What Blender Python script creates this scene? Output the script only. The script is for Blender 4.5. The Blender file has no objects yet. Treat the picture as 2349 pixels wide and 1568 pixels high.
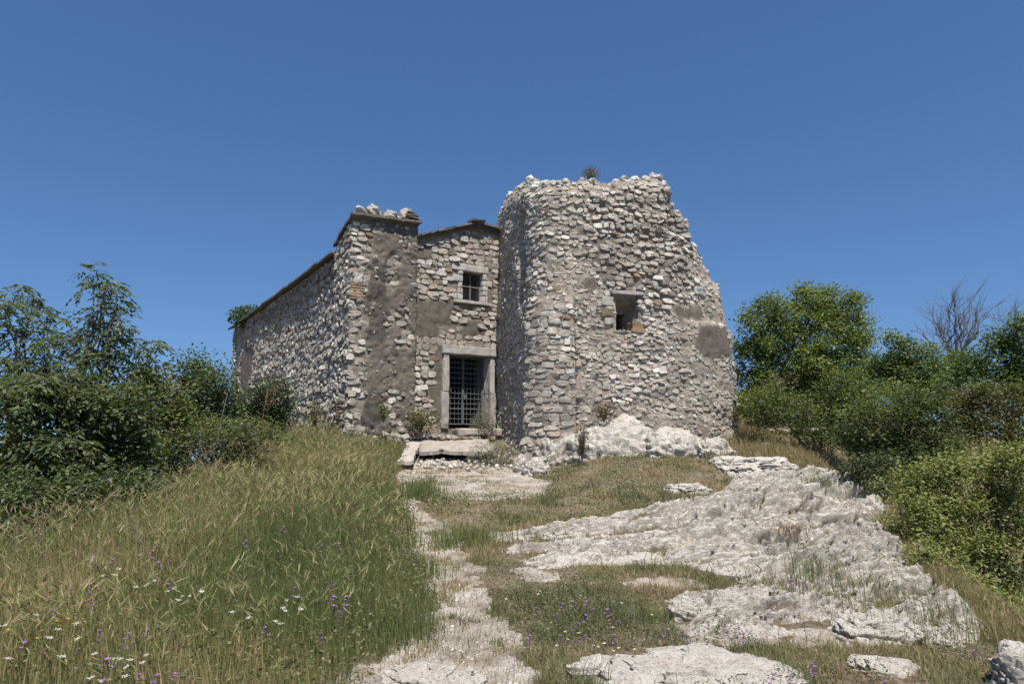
import bpy, math, random
import numpy as np
from mathutils import Vector
random.seed(3)
rng = np.random.default_rng(11)
scene = bpy.context.scene
COL = scene.collection
K = 1024.0 / 2349.0
F, PITCH, CAMZ = 700.0, math.radians(7.73), 1.6
CP, SP = math.cos(PITCH), math.sin(PITCH)

# ------------------------------------------------------------------ maths
def _hash(ix, iy, iz, seed):
    n = (ix.astype(np.uint32) * np.uint32(374761393) + iy.astype(np.uint32) * np.uint32(668265263)
         + iz.astype(np.uint32) * np.uint32(2246822519) + np.uint32((seed * 3266489917) & 0xffffffff))
    n = (n ^ (n >> np.uint32(13))) * np.uint32(1274126177)
    n = n ^ (n >> np.uint32(16))
    n = (n * np.uint32(2654435769)) ^ (n >> np.uint32(15))
    return (n & np.uint32(0xffffff)).astype(np.float64) / float(0xffffff)

def vnoise(x, y, z=0.0, seed=0):
    x, y, z = np.broadcast_arrays(np.asarray(x, float), np.asarray(y, float), np.asarray(z, float))
    fx, fy, fz = np.floor(x), np.floor(y), np.floor(z)
    ix, iy, iz = (fx.astype(np.int64), fy.astype(np.int64), fz.astype(np.int64))
    tx, ty, tz = x - fx, y - fy, z - fz
    tx, ty, tz = [t * t * t * (t * (t * 6 - 15) + 10) for t in (tx, ty, tz)]
    def H(a, b, c): return _hash(ix + a, iy + b, iz + c, seed)
    a = H(0,0,0)*(1-tx)+H(1,0,0)*tx
    b = H(0,1,0)*(1-tx)+H(1,1,0)*tx
    c = H(0,0,1)*(1-tx)+H(1,0,1)*tx
    d = H(0,1,1)*(1-tx)+H(1,1,1)*tx
    return (a*(1-ty)+b*ty)*(1-tz)+(c*(1-ty)+d*ty)*tz

def fbm(x, y, z=0.0, octv=4, seed=0, gain=0.5):
    s, a, t = 0.0, 1.0, 0.0
    for o in range(octv):
        s = s + a * vnoise(np.asarray(x) * 2.03**o, np.asarray(y) * 2.03**o, np.asarray(z) * 2.03**o, seed + o * 7)
        t += a; a *= gain
    return s / t

def sstep(a, b, x):
    t = np.clip((np.asarray(x, float) - a) / (b - a), 0, 1)
    return t * t * (3 - 2 * t)

def poly_sd(x, y, poly):
    """signed distance, positive inside"""
    x, y = np.asarray(x, float), np.asarray(y, float)
    P = np.asarray(poly, float)
    best = np.full(x.shape, 1e9); ins = np.zeros(x.shape, bool)
    for i in range(len(P)):
        ax, ay = P[i]; bx, by = P[(i + 1) % len(P)]
        ex, ey = bx - ax, by - ay
        t = np.clip(((x - ax) * ex + (y - ay) * ey) / (ex * ex + ey * ey + 1e-12), 0, 1)
        best = np.minimum(best, np.hypot(x - ax - t * ex, y - ay - t * ey))
        if ay != by:
            c = ((ay > y) != (by > y)) & (x < (bx - ax) * (y - ay) / (by - ay) + ax)
            ins ^= c
    return np.where(ins, best, -best)

def ray(px, py):
    v = 341.5 - np.asarray(py, float); u = np.asarray(px, float) - 512
    return u, F * CP - v * SP, F * SP + v * CP

def proj(x, y, z):
    z = np.asarray(z, float) - CAMZ
    d = y * CP + z * SP
    return 512 + F * x / d, 341.5 - F * (z * CP - y * SP) / d

def at(dx, dy, d):
    """reference pixel + distance -> point"""
    rx, ry, rz = ray(dx * K, dy * K)
    return np.array([rx / ry * d, d, CAMZ + rz / ry * d])

# ------------------------------------------------------------------ terrain
_TY = [-30, 0, 5, 7, 9.6, 13.7, 16.5, 19.0, 20.6, 21.6, 22.6, 26, 32, 42, 60, 120, 300, 900]
_TZ = [-1, 0, 0, .02, .12, .42, .60, .82, 1.05, 1.30, 1.50, 1.6, 1.5, .6, -4, -25, -45, -60]
_EY = [-10, 3, 5, 6.3, 7.6, 9.2, 11, 12.8, 15, 17, 20, 24, 30]
_EX = [4.2, 4.0, 4.1, 4.35, 4.65, 5.25, 5.85, 6.35, 6.75, 7.0, 8.3, 10, 12]
_LY = [-10, 3, 6, 9, 14, 19, 22, 30, 60]
_LX = [-4.2, -4.4, -4.7, -4.7, -5.1, -5.9, -7, -10, -16]
def T(x, y):
    x, y = np.asarray(x, float), np.asarray(y, float)
    z = np.interp(y, _TY, _TZ)
    xl, xr = np.interp(y, _LY, _LX), np.interp(y, _EY, _EX)
    bank = sstep(-1.0, -2.6, x - np.interp(y, [5, 12, 17, 21], [.1, -.6, -1.6, -2.0])) * sstep(6, 12, y) * sstep(26, 20, y)
    z = z + .07 * bank
    dl = np.maximum(xl - x, 0); z = z - np.minimum(.35 * dl ** 1.25, 3 + .12 * dl)
    dr = np.maximum(x - xr, 0)
    z = z - np.minimum(2.2 * sstep(0, 1.5, dr) + .45 * dr, 3.2 + .25 * dr) * (1-.75*sstep(17,23,y)*sstep(46,34,y))
    z = z + 2.5*np.exp(-((x-12.5)/4.0)**2-((y-31)/5.5)**2)+1.4*np.exp(-((x-20)/6.0)**2-((y-30)/6)**2)
    z = z + .10*sstep(-1.4,-3.6,x)*sstep(13,7.5,y)
    z = z + .36*sstep(.6,3.0,x)*sstep(8.5,7.0,x)*sstep(12.5,17,y)*sstep(26,22,y)
    near = np.clip(1 - np.hypot(x, y - 12) / 60, 0, 1)
    z = z + near * (.10 * (fbm(x * .8, y * .8, 0, 3, 5) - .5) + .03 * (fbm(x * 5, y * 5, 0, 2, 9) - .5))
    return z

def ground_at(dx, dy, h=0.0):
    """where the reference pixel meets the terrain raised by h"""
    rx, ry, rz = ray(dx * K, dy * K)
    d = np.linspace(3.2, 40, 1200)
    g = CAMZ + rz / ry * d - (T(rx / ry * d, d) + h)
    i = int(np.argmax(g < 0)) if (g < 0).any() else 1199
    return np.array([rx / ry * d[i], d[i], T(rx / ry * d[i], d[i])])

def gpoly(pts, h=0.0):
    return np.array([ground_at(a, b, h)[:2] for a, b in pts])

# ------------------------------------------------------------------ mesh helpers
def mesh_obj(name, V, polys, mat, parent=None, tint=None, smooth=True, loc=None, extra=None, mat2=None):
    nb=len(V)
    if extra is not None:
        polys=[np.asarray(p) for p in polys]; nfirst=sum(len(p) for p in polys)
        V=np.concatenate([np.asarray(V),extra[0]]); polys=list(polys)+[np.asarray(p)+nb for p in extra[1]]; tint=np.concatenate([tint,extra[2]])
    me = bpy.data.meshes.new(name)
    V = np.asarray(V, np.float32)
    if loc is not None: V = V - np.asarray(loc, np.float32)
    polys = [np.asarray(p, np.int32) for p in polys if len(p)]
    me.vertices.add(len(V)); me.vertices.foreach_set("co", V.ravel())
    nl = sum(p.size for p in polys); npol = sum(len(p) for p in polys)
    me.loops.add(nl); me.polygons.add(npol)
    me.loops.foreach_set("vertex_index", np.concatenate([p.ravel() for p in polys]))
    tot = np.concatenate([np.full(len(p), p.shape[1], np.int32) for p in polys])
    st = np.concatenate([[0], np.cumsum(tot)[:-1]]).astype(np.int32)
    me.polygons.foreach_set("loop_start", st)
    me.polygons.foreach_set("use_smooth", np.full(npol, smooth, bool))
    if tint is not None:
        a = me.attributes.new("tint", 'FLOAT_COLOR', 'POINT')
        c = np.ones((len(V), 4), np.float32); c[:, :3] = tint
        a.data.foreach_set("color", c.ravel())
    me.materials.append(mat)
    if extra is not None:
        me.materials.append(mat2); ix=np.ones(npol,np.int32); ix[:nfirst]=0; me.polygons.foreach_set('material_index',ix)
        sm=np.zeros(npol,bool); sm[:nfirst]=smooth; me.polygons.foreach_set('use_smooth',sm)
    me.update(calc_edges=True); me.validate()
    o = bpy.data.objects.new(name, me); COL.objects.link(o)
    if loc is not None: o.location = [float(c) for c in loc]
    if parent is not None:
        o.parent = parent
        if loc is None: o.matrix_parent_inverse = parent.matrix_basis.inverted()
        else: o.location = Vector([float(c) for c in loc]) - parent.location
    return o

class MB:
    """collects quads, tris and tints"""
    def __init__(s): s.V=[]; s.P={}; s.C=[]; s.n=0
    def add(s, V, polys, tint=None):
        V=np.asarray(V,float)
        for p in polys:
            p=np.asarray(p)
            if len(p): s.P.setdefault(p.shape[1],[]).append(p+s.n)
        s.V.append(V); s.n+=len(V)
        c=np.empty((len(V),3)); c[:]=(1,1,1) if tint is None else tint
        s.C.append(c)
    def box(s, c, ax, ay, az, tint=None, jit=0.0):
        """centre and three half-axis vectors"""
        c,ax,ay,az=[np.asarray(v,float) for v in (c,ax,ay,az)]
        V=np.array([c+i*ax+j*ay+k*az for i in(-1,1) for j in(-1,1) for k in(-1,1)])
        if jit: V=V+rng.normal(0,jit,V.shape)
        s.add(V,[np.array([[0,1,3,2],[4,6,7,5],[0,4,5,1],[2,3,7,6],[0,2,6,4],[1,5,7,3]])],tint)
    def tube(s, pts, rad, k=6, tint=None):
        pts=np.asarray(pts,float); n=len(pts); rad=np.broadcast_to(rad,(n,))
        t=np.gradient(pts,axis=0); t/=np.linalg.norm(t,axis=1)[:,None]+1e-9
        ref=np.array([.31,.2,.93]) if abs(t[0][2])<.8 else np.array([.9,.3,.1])
        a=np.cross(t,ref); a/=np.linalg.norm(a,axis=1)[:,None]+1e-9
        b=np.cross(t,a); th=np.arange(k)*2*math.pi/k
        V=pts[:,None]+rad[:,None,None]*(a[:,None]*np.cos(th)[None,:,None]+b[:,None]*np.sin(th)[None,:,None])
        i=np.arange(n-1)[:,None]*k; j=np.arange(k)[None]; j2=(j+1)%k
        q=np.stack([i+j,i+j2,i+k+j2,i+k+j],-1).reshape(-1,4)
        s.add(V.reshape(-1,3),[q,np.arange(k)[None]+(n-1)*k],tint)
    def build(s,name,mat,parent=None,smooth=True,loc=None):
        return mesh_obj(name,np.concatenate(s.V),[np.concatenate(p) for p in s.P.values()],mat,parent,np.concatenate(s.C),smooth,loc)

def grid_faces(nr, nc):
    i=np.arange(nr-1)[:,None]*nc; j=np.arange(nc-1)[None]
    return np.stack([i+j,i+j+1,i+nc+j+1,i+nc+j],-1).reshape(-1,4)

def empty(name, loc, label=None, cat=None, group=None):
    o=bpy.data.objects.new(name,None); COL.objects.link(o); o.location=[float(c) for c in loc]
    o.empty_display_size=.3
    if label: tag(o,label,cat,group)
    return o
def tag(o,label=None,cat=None,group=None,kind=None):
    if label: o['label']=label
    if cat: o['category']=cat
    if group: o['group']=group
    if kind: o['kind']=kind
    return o

# ------------------------------------------------------------------ materials
class M:
    def __init__(s,name):
        s.m=bpy.data.materials.new(name); s.m.use_nodes=True; s.t=s.m.node_tree; s.t.nodes.clear()
        s.out=s.n('ShaderNodeOutputMaterial')
    def n(s,t,**kw):
        x=s.t.nodes.new(t)
        for k,v in kw.items():
            if hasattr(x,k) and k not in('Scale','Detail','Roughness','Distortion'): setattr(x,k,v)
            else: x.inputs[k].default_value=v
        return x
    def l(s,a,b): s.t.links.new(a,b)
    def coord(s,scale=(1,1,1),rot=(0,0,0)):
        c=s.n('ShaderNodeTexCoord'); mp=s.n('ShaderNodeMapping'); mp.inputs['Scale'].default_value=scale; mp.inputs['Rotation'].default_value=rot
        g=s.n('ShaderNodeNewGeometry'); s.l(g.outputs['Position'],mp.inputs['Vector']); return mp.outputs[0]
    def noise(s,scale,detail=4,rough=.6,vec=None,dist=0):
        x=s.n('ShaderNodeTexNoise'); x.inputs['Scale'].default_value=scale; x.inputs['Detail'].default_value=detail
        x.inputs['Roughness'].default_value=rough; x.inputs['Distortion'].default_value=dist
        s.l(vec if vec is not None else s.coord(),x.inputs['Vector']); return x.outputs['Fac']
    def ramp(s,fac,stops):
        r=s.n('ShaderNodeValToRGB'); e=r.color_ramp.elements
        while len(e)<len(stops): e.new(.5)
        for q,(p,c) in zip(e,stops): q.position=p; q.color=(*c,1) if not isinstance(c,(int,float)) else (c,c,c,1)
        s.l(fac,r.inputs[0]); return r.outputs[0]
    def mix(s,fac,a,b,mode='MIX'):
        x=s.n('ShaderNodeMix',data_type='RGBA',blend_type=mode)
        for v,k in((fac,0),(a,6),(b,7)):
            if isinstance(v,(int,float)): x.inputs[k].default_value=v
            elif isinstance(v,tuple): x.inputs[k].default_value=(*v,1)
            else: s.l(v,x.inputs[k])
        return x.outputs[2]
    def tint(s): return s.n('ShaderNodeAttribute',attribute_name='tint').outputs['Color']
    def bump(s,h,strength,dist,prev=None):
        b=s.n('ShaderNodeBump'); b.inputs['Strength'].default_value=strength; b.inputs['Distance'].default_value=dist
        s.l(h,b.inputs['Height'])
        if prev is not None: s.l(prev,b.inputs['Normal'])
        return b.outputs[0]
    def principled(s,col,rough=.9,nrm=None,metal=0,spec=.3):
        p=s.n('ShaderNodeBsdfPrincipled'); p.inputs['Roughness'].default_value=rough; p.inputs['Metallic'].default_value=metal
        p.inputs['Specular IOR Level'].default_value=spec
        if isinstance(col,tuple): p.inputs['Base Color'].default_value=(*col,1)
        else: s.l(col,p.inputs['Base Color'])
        if nrm is not None: s.l(nrm,p.inputs['Normal'])
        s.l(p.outputs[0],s.out.inputs[0]); return s.m

def mat_stone():
    m=M('rubble_stone'); n1=m.noise(9,5,.65); n2=m.noise(38,4,.7); n3=m.noise(2.2,3,.6)
    c=m.mix(1.0,m.tint(),m.ramp(n1,[(.25,.55),(.5,.95),(.75,1.2)]),'MULTIPLY')
    c=m.mix(m.ramp(n2,[(.56,0),(.68,.6)]),c,(.09,.085,.075))
    c=m.mix(m.ramp(n3,[(.52,0),(.68,.5)]),c,(.19,.17,.145)); n6=m.noise(1.1,5,.7,m.coord((1,1,.35))); c=m.mix(m.ramp(n6,[(.55,0),(.68,.45)]),c,(.16,.145,.125)); n7=m.noise(13,4,.7); c=m.mix(m.ramp(n7,[(.64,0),(.70,.5)]),c,(.36,.22,.09))
    b=m.bump(n2,.7,.03,m.bump(n1,.6,.05)); return m.principled(c,.92,b,spec=.2)
def mat_base():
    m=M('lime_mortar'); n1=m.noise(6,6,.7); n2=m.noise(45,4,.75); n3=m.noise(1.4,4,.65)
    c=m.mix(1.0,m.tint(),m.ramp(n1,[(.25,.55),(.5,.95),(.72,1.25)]),'MULTIPLY')
    c=m.mix(m.ramp(n2,[(.52,0),(.66,.55)]),c,(.10,.088,.075))
    c=m.mix(m.ramp(n3,[(.5,0),(.68,.5)]),c,(.12,.108,.095)); n6=m.noise(2.6,6,.75,m.coord((1,1,.3))); c=m.mix(m.ramp(n6,[(.54,0),(.7,.45)]),c,(.09,.08,.072))
    b=m.bump(n2,.9,.03,m.bump(n1,.8,.06)); return m.principled(c,.95,b,spec=.15)
def mat_dressed():
    m=M('dressed_stone'); n1=m.noise(5,6,.7,m.coord((1,1,.6))); n2=m.noise(60,3,.7)
    c=m.mix(1.0,m.tint(),m.ramp(n1,[(.3,.62),(.55,1),(.75,1.15)]),'MULTIPLY')
    c=m.mix(m.ramp(n2,[(.58,0),(.7,.5)]),c,(.12,.11,.10))
    return m.principled(c,.9,m.bump(n2,.5,.02),spec=.2)
def mat_rock():
    m=M('weathered_limestone'); v=m.coord((1,1,2.2),(.12,.22,.5)); n1=m.noise(3.2,8,.68,v,.4); n2=m.noise(16,8,.72,v,.5); n3=m.noise(48,5,.75); n4=m.noise(1.1,4,.6); n5=m.noise(7,6,.75)
    vo=m.n('ShaderNodeTexVoronoi'); vo.feature='DISTANCE_TO_EDGE'; vo.inputs['Scale'].default_value=9
    mx=m.n('ShaderNodeMix',data_type='VECTOR'); mx.inputs[0].default_value=.2
    nn=m.n('ShaderNodeTexNoise'); nn.inputs['Scale'].default_value=6; m.l(v,nn.inputs['Vector'])
    m.l(v,mx.inputs[4]); m.l(nn.outputs['Color'],mx.inputs[5]); m.l(mx.outputs[1],vo.inputs['Vector'])
    crack=m.ramp(vo.outputs['Distance'],[(.0,0),(.035,1)])
    c=m.ramp(n1,[(.25,(.50,.44,.37)),(.42,(.74,.675,.585)),(.66,(.82,.765,.68))])
    c=m.mix(m.ramp(n2,[(.53,0),(.61,.55)]),c,(.37,.335,.29)); n8=m.noise(10,7,.78,v,.6); c=m.mix(m.ramp(n8,[(.60,0),(.65,.55)]),c,(.22,.205,.185))
    c=m.mix(m.ramp(n3,[(.57,0),(.64,.85)]),c,(.11,.10,.09))
    c=m.mix(m.ramp(n4,[(.56,0),(.72,.3)]),c,(.42,.35,.27))
    c=m.mix(m.mix(1.0,m.ramp(n5,[(.60,0),(.67,.75)]),m.tint(),'MULTIPLY'),c,(.42,.21,.06))
    hb=m.bump(crack,.18,.03,m.bump(n3,.9,.025,m.bump(n2,1.0,.09))); return m.principled(c,.93,hb,spec=.2)
def mat_ground():
    m=M('dry_soil'); n1=m.noise(1.3,5,.65); n2=m.noise(14,6,.75); n3=m.noise(55,4,.7)
    c=m.ramp(n2,[(.3,(.10,.075,.045)),(.5,(.20,.155,.10)),(.66,(.40,.345,.27))])
    c=m.mix(m.ramp(n1,[(.45,0),(.62,.5)]),c,(.09,.085,.035))
    return m.principled(c,.97,m.bump(n3,.8,.03,m.bump(n2,.8,.05)),spec=.1)
def mat_path():
    m=M('chalky_gravel'); n1=m.noise(1.8,6,.7,None,.3); n2=m.noise(22,6,.75); n3=m.noise(75,3,.7)
    vo=m.n('ShaderNodeTexVoronoi'); vo.inputs['Scale'].default_value=34; m.l(m.coord(),vo.inputs['Vector'])
    c=m.ramp(n1,[(.3,(.20,.165,.125)),(.5,(.36,.315,.26)),(.66,(.54,.50,.44))])
    c=m.mix(m.ramp(n2,[(.5,0),(.68,.6)]),c,(.20,.165,.13))
    c=m.mix(m.ramp(n3,[(.56,0),(.66,.5)]),c,(.14,.12,.10))
    return m.principled(c,.95,m.bump(vo.outputs['Distance'],.5,.02,m.bump(n2,.8,.04)),spec=.15)
def mat_leaf(name,trans=.40,rough=.55,gl=.03):
    m=M(name); t=m.tint(); d=m.n('ShaderNodeBsdfDiffuse'); tr=m.n('ShaderNodeBsdfTranslucent'); g=m.n('ShaderNodeBsdfGlossy'); g.inputs['Roughness'].default_value=rough
    m.l(t,d.inputs[0]); m.l(m.mix(1.0,t,(1.25,1.25,.6),'MULTIPLY'),tr.inputs[0])
    a=m.n('ShaderNodeMixShader'); a.inputs[0].default_value=trans; m.l(d.outputs[0],a.inputs[1]); m.l(tr.outputs[0],a.inputs[2])
    b=m.n('ShaderNodeMixShader'); b.inputs[0].default_value=gl; m.l(a.outputs[0],b.inputs[1]); m.l(g.outputs[0],b.inputs[2])
    m.l(b.outputs[0],m.out.inputs[0]); return m.m
def mat_bark():
    m=M('bark'); n=m.noise(18,5,.7,m.coord((1,1,.25)))
    return m.principled(m.mix(1.0,m.tint(),m.ramp(n,[(.3,.5),(.7,1.3)]),'MULTIPLY'),.9,m.bump(n,.6,.02),spec=.1)
def mat_plain(name,col,rough=.6,metal=0,spec=.4,var=.3):
    m=M(name); n=m.noise(20,5,.7)
    c=m.mix(1.0,col,m.ramp(n,[(.3,1-var),(.7,1+var)]),'MULTIPLY'); return m.principled(c,rough,m.bump(n,.2,.01),metal,spec)
STONE,BASE,DRESS,ROCK,SOIL,GRAVEL=mat_stone(),mat_base(),mat_dressed(),mat_rock(),mat_ground(),mat_path()
LEAF=mat_leaf('leaf'); GRASS=mat_leaf('grass_blade',.3,.6,.03); BARK=mat_bark()
PETAL=mat_leaf('petal',.3,.7,.02)
IRON=mat_plain('grey_painted_iron',(.14,.145,.155),.5,.2); TILE=mat_plain('old_roof_tile',(.135,.12,.105),.92,0,.15,.5)
PLATE=mat_plain('dark_sign_plate',(.035,.035,.04),.5)
GLASS=mat_plain('window_glass',(.012,.014,.018),.06,0,.9,.1); DARKWOOD=mat_plain('dull_window_bar',(.16,.12,.095),.7)

# ------------------------------------------------------------------ masonry
def make_surface(pts, z0, smooth=.12, off=None, batter=0.0):
    """vertical wall over a plan polyline walked left to right as seen from outside"""
    pts=np.asarray(pts,float); seg=np.hypot(*np.diff(pts,axis=0).T); L=np.concatenate([[0],np.cumsum(seg)])
    ss=np.linspace(0,L[-1],max(8,int(L[-1]/.03))); X=np.interp(ss,L,pts[:,0]); Y=np.interp(ss,L,pts[:,1])
    ds=ss[1]-ss[0]; tx,ty=np.gradient(X),np.gradient(Y); nx,ny=ty.copy(),-tx.copy()
    k=max(1,int(smooth/ds)); ker=np.ones(2*k+1)/(2*k+1)
    nx=np.convolve(np.pad(nx,k,'edge'),ker,'valid'); ny=np.convolve(np.pad(ny,k,'edge'),ker,'valid')
    ln=np.hypot(nx,ny); nx/=ln; ny/=ln
    def S(s,h,dep=0.0):
        s,h=np.asarray(s,float),np.asarray(h,float)
        x,y=np.interp(s,ss,X),np.interp(s,ss,Y); a,b=np.interp(s,ss,nx),np.interp(s,ss,ny)
        o=dep-batter*h
        if off is not None: o=o+off(s,h)
        return np.stack([x+a*o,y+b*o,z0+h],-1)
    S.L=L[-1]; S.z0=z0; S.marks=L
    return S

def wall_base(S,s0,s1,top,ds=.06,dh=.06,hole=None,depth=None,tint=None,bottom=-.5):
    ns=max(4,int((s1-s0)/ds)); s=np.linspace(s0,s1,ns); tp=top(s); nh=max(4,int((tp.max()-bottom)/dh))
    q=np.linspace(0,1,nh)[:,None]; h=bottom+(tp[None]-bottom)*q; sg=np.broadcast_to(s,h.shape)
    dep=.05*(fbm(sg*4,h*4,0,4,21)-.5)
    if depth is not None: dep=dep+depth(sg,h)
    V=S(sg,h,dep).reshape(-1,3); f=grid_faces(nh,ns)
    if hole is not None:
        cs=sg.ravel()[f].mean(1); chh=h.ravel()[f].mean(1); f=f[~hole(cs,chh)]
    c=np.empty((len(V),3)); c[:]=(.27,.225,.18)
    if tint is not None: c[:]=tint(sg.ravel(),h.ravel())
    return V,f,c

PAL=np.array([(.54,.495,.43),(.59,.55,.485),(.48,.435,.375),(.40,.365,.32),(.50,.435,.36),(.64,.605,.545),(.42,.34,.26),(.30,.19,.12)])
PW=np.array([.24,.2,.17,.11,.13,.08,.055,.015])
def lay(S,s0,s1,lo,hi,ch=(.10,.2),wd=(.14,.36),keep=None,H=(.03,.075),seed=1,pal=PAL,pw=PW,k=9,emb=.8,miss=.05,regular=0.0,split=.16,fill=.93,tintf=None):
    r=np.random.default_rng(seed); cs=[];chh=[];a=[];b=[]
    h=lo
    while h<hi:
        c=r.uniform(*ch); s=s0-r.uniform(0,.2)
        while s<s1:
            w=r.uniform(*wd)*(1.35 if r.random()<.1 else 1)
            wob=(1-regular)*(.22*(float(_wob(s,h))-.5)+.07*r.normal())
            if r.random()<split and w<.3:
                f=r.uniform(.4,.6)
                for hh,fr in((h+c*f/2,f),(h+c*(f+1)/2,1-f)):
                    cs.append(s+w/2); chh.append(hh+wob); a.append(w/2); b.append(c*fr/2)
            else:
                cs.append(s+w/2); chh.append(h+c/2+wob); a.append(w/2); b.append(c/2*r.uniform(.82,1.12))
            s+=w*r.uniform(.97,1.06)
        h+=c
    cs,chh,a,b=map(np.array,(cs,chh,a,b))
    m=(cs>s0-.05)&(cs<s1+.05)
    if keep is not None: m&=keep(cs,chh)
    m&=r.random(len(cs))>miss*(1-regular*.8)
    cs,chh,a,b=cs[m],chh[m],a[m],b[m]; N=len(cs)
    th=np.arange(k)*2*math.pi/k+r.uniform(0,.6,(N,1)); p=r.uniform(2.6,5.0,(N,1))-.6*(1-regular)
    ux=np.sign(np.cos(th))*np.abs(np.cos(th))**(2/p); uy=np.sign(np.sin(th))*np.abs(np.sin(th))**(2/p)
    jr=r.uniform(.70+.2*regular,1.08,(N,k)); ux=ux*jr*fill; uy=uy*jr*fill
    rot=r.normal(0,.22*(1-regular)+.012,(N,1)); x=ux*a[:,None]; y=uy*b[:,None]
    x,y=x*np.cos(rot)-y*np.sin(rot),x*np.sin(rot)+y*np.cos(rot)
    Hh=r.uniform(*H,(N,1))*np.clip(np.minimum(a,b)/.08,.6,1.5)[:,None]
    eb=sstep(.36,.62,fbm(cs*.8+seed*3,chh*.8,0,4,seed+60))[:,None]; Hh=Hh*(1-emb*eb)
    tx=r.normal(0,.22,(N,1))*(1-.6*regular); ty=r.normal(-.05,.22,(N,1))*(1-.6*regular)
    rings=[]
    for sc,de,jj in((1.0,-.06,0),(1.0,.62,.14),(.92,1.0,.08),(.5,1.03,.08)):
        xx=x*sc; yy=y*sc; d=Hh*de+(tx*xx+ty*yy)*(de>0)+Hh*r.normal(0,1,(N,k))*jj
        if de<0: d=np.full((N,k),-.07)
        rings.append((xx,yy,d))
    xx=np.stack([q[0] for q in rings],1); yy=np.stack([q[1] for q in rings],1); dd=np.stack([q[2] for q in rings],1)
    ctr=np.zeros((N,1)); xx=np.concatenate([xx.reshape(N,-1),ctr],1); yy=np.concatenate([yy.reshape(N,-1),ctr],1)
    dd=np.concatenate([dd.reshape(N,-1),Hh*1.02],1)
    V=S(cs[:,None]+xx,chh[:,None]+yy,dd).reshape(-1,3); nv=4*k+1
    j=np.arange(k); j2=(j+1)%k
    q=np.concatenate([np.stack([i*k+j,i*k+j2,(i+1)*k+j2,(i+1)*k+j],-1) for i in range(3)])
    t=np.stack([3*k+j,3*k+j2,np.full(k,4*k)],-1)
    o=(np.arange(N)*nv)[:,None,None]
    col=pal[r.choice(len(pal),N,p=pw/pw.sum())]*r.uniform(.74,1.16,(N,1))
    col=col*(1-.45*eb)+np.array([(.31,.265,.215)])*(.45*eb)
    if tintf is not None: col=col*tintf(cs,chh)[:,None]
    return V,[(q[None]+o).reshape(-1,4),(t[None]+o).reshape(-1,3)],np.repeat(col,nv,0)
_wt=rng.random((64,64))
def _wob(s,h):
    i,j=s*1.3,h*1.3; a,b=int(math.floor(i)),int(math.floor(j)); u,v=i-a,j-b; g=lambda p,q:_wt[p%64,q%64]
    return (g(a,b)*(1-u)+g(a+1,b)*u)*(1-v)+(g(a,b+1)*(1-u)+g(a+1,b+1)*u)*v

def rubble(mb_pts,size,seed=1,tint=None,mb=None,flat=.75):
    """loose stones at points"""
    r=np.random.default_rng(seed); mb=mb or MB(); nu,nv=10,6
    for P,sz in zip(mb_pts,size):
        u=np.arange(nu)*2*math.pi/nu; v=np.linspace(.12,math.pi-.12,nv)
        d=np.stack([np.cos(u)[None]*np.sin(v)[:,None],np.sin(u)[None]*np.sin(v)[:,None],np.broadcast_to(np.cos(v)[:,None],(nv,nu))],-1)
        o=r.uniform(0,50,3); rr=.5+1.0*vnoise(d[...,0]*1.7+o[0],d[...,1]*1.4+o[1],d[...,2]*1.4+o[2],3)
        q=d*rr[...,None]*np.array([1,r.uniform(.7,1),flat])*sz; an=r.uniform(0,6.28); c,s=math.cos(an),math.sin(an)
        q=np.stack([q[...,0]*c-q[...,1]*s,q[...,0]*s+q[...,1]*c,q[...,2]],-1)+np.asarray(P)
        i=np.arange(nv-1)[:,None]*nu; j=np.arange(nu)[None]; j2=(j+1)%nu
        f=np.stack([i+j,i+nu+j,i+nu+j2,i+j2],-1).reshape(-1,4)
        mb.add(q.reshape(-1,3),[f,np.arange(nu)[None],(np.arange(nu)+(nv-1)*nu)[None,::-1]],tint if tint is not None else PAL[r.integers(0,6)]*r.uniform(.9,1.1))
    return mb

# ------------------------------------------------------------------ chapel geometry
vx=np.array([.824,.566]); ux_=np.array([-.52,.854]); fn=np.array([.566,-.824]); ln_=np.array([-.854,-.52])
D0=np.array([-1.43,23.3])                       # door centre on the facade plane
corner=D0+vx*-4.18
def fac_t(dx,dy):
    """reference pixel -> (t, z) on the facade plane"""
    rx,ry,rz=ray(dx*K,dy*K); d=(fn@D0)/(fn@np.array([rx,ry])) ; p=np.array([rx,ry])*d
    return float((p-D0)@vx),float(CAMZ+rz*d)
chapel=empty('ruined_chapel',(D0[0],D0[1],1.5),'old stone chapel with low gable, barred doorway and long side wall','chapel')
Z0=1.2
# facade: s=0 at t=-2.2 (behind pier) to t=1.9 (behind tower)
TS=-2.3
Sf=make_surface([D0+vx*TS,D0+vx*2.3],Z0,.05)
_g0,_g1,_g2=fac_t(948,551),fac_t(1089,519),fac_t(1142,533)
def gable(t): return np.where(t<_g1[0],_g1[1]+(_g1[1]-_g0[1])/(_g1[0]-_g0[0])*(t-_g1[0]),_g1[1]+(_g2[1]-_g1[1])/(_g2[0]-_g1[0])*(t-_g1[0]))
dl,dzt=fac_t(1030,811); dr,_=fac_t(1122,818); _,dzb=fac_t(1070,975)
wl,wzt=fac_t(1061,621); wr,_=fac_t(1106,626); _,wzb=fac_t(1083,690)
def fhole(s,h):
    t,z=s+TS,h+Z0
    return ((t>dl)&(t<dr)&(z<dzt)&(z>dzb-.15))|((t>wl)&(t<wr)&(z<wzt)&(z>wzb))
def ft(poly): return np.array([fac_t(a,b) for a,b in poly])
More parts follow.
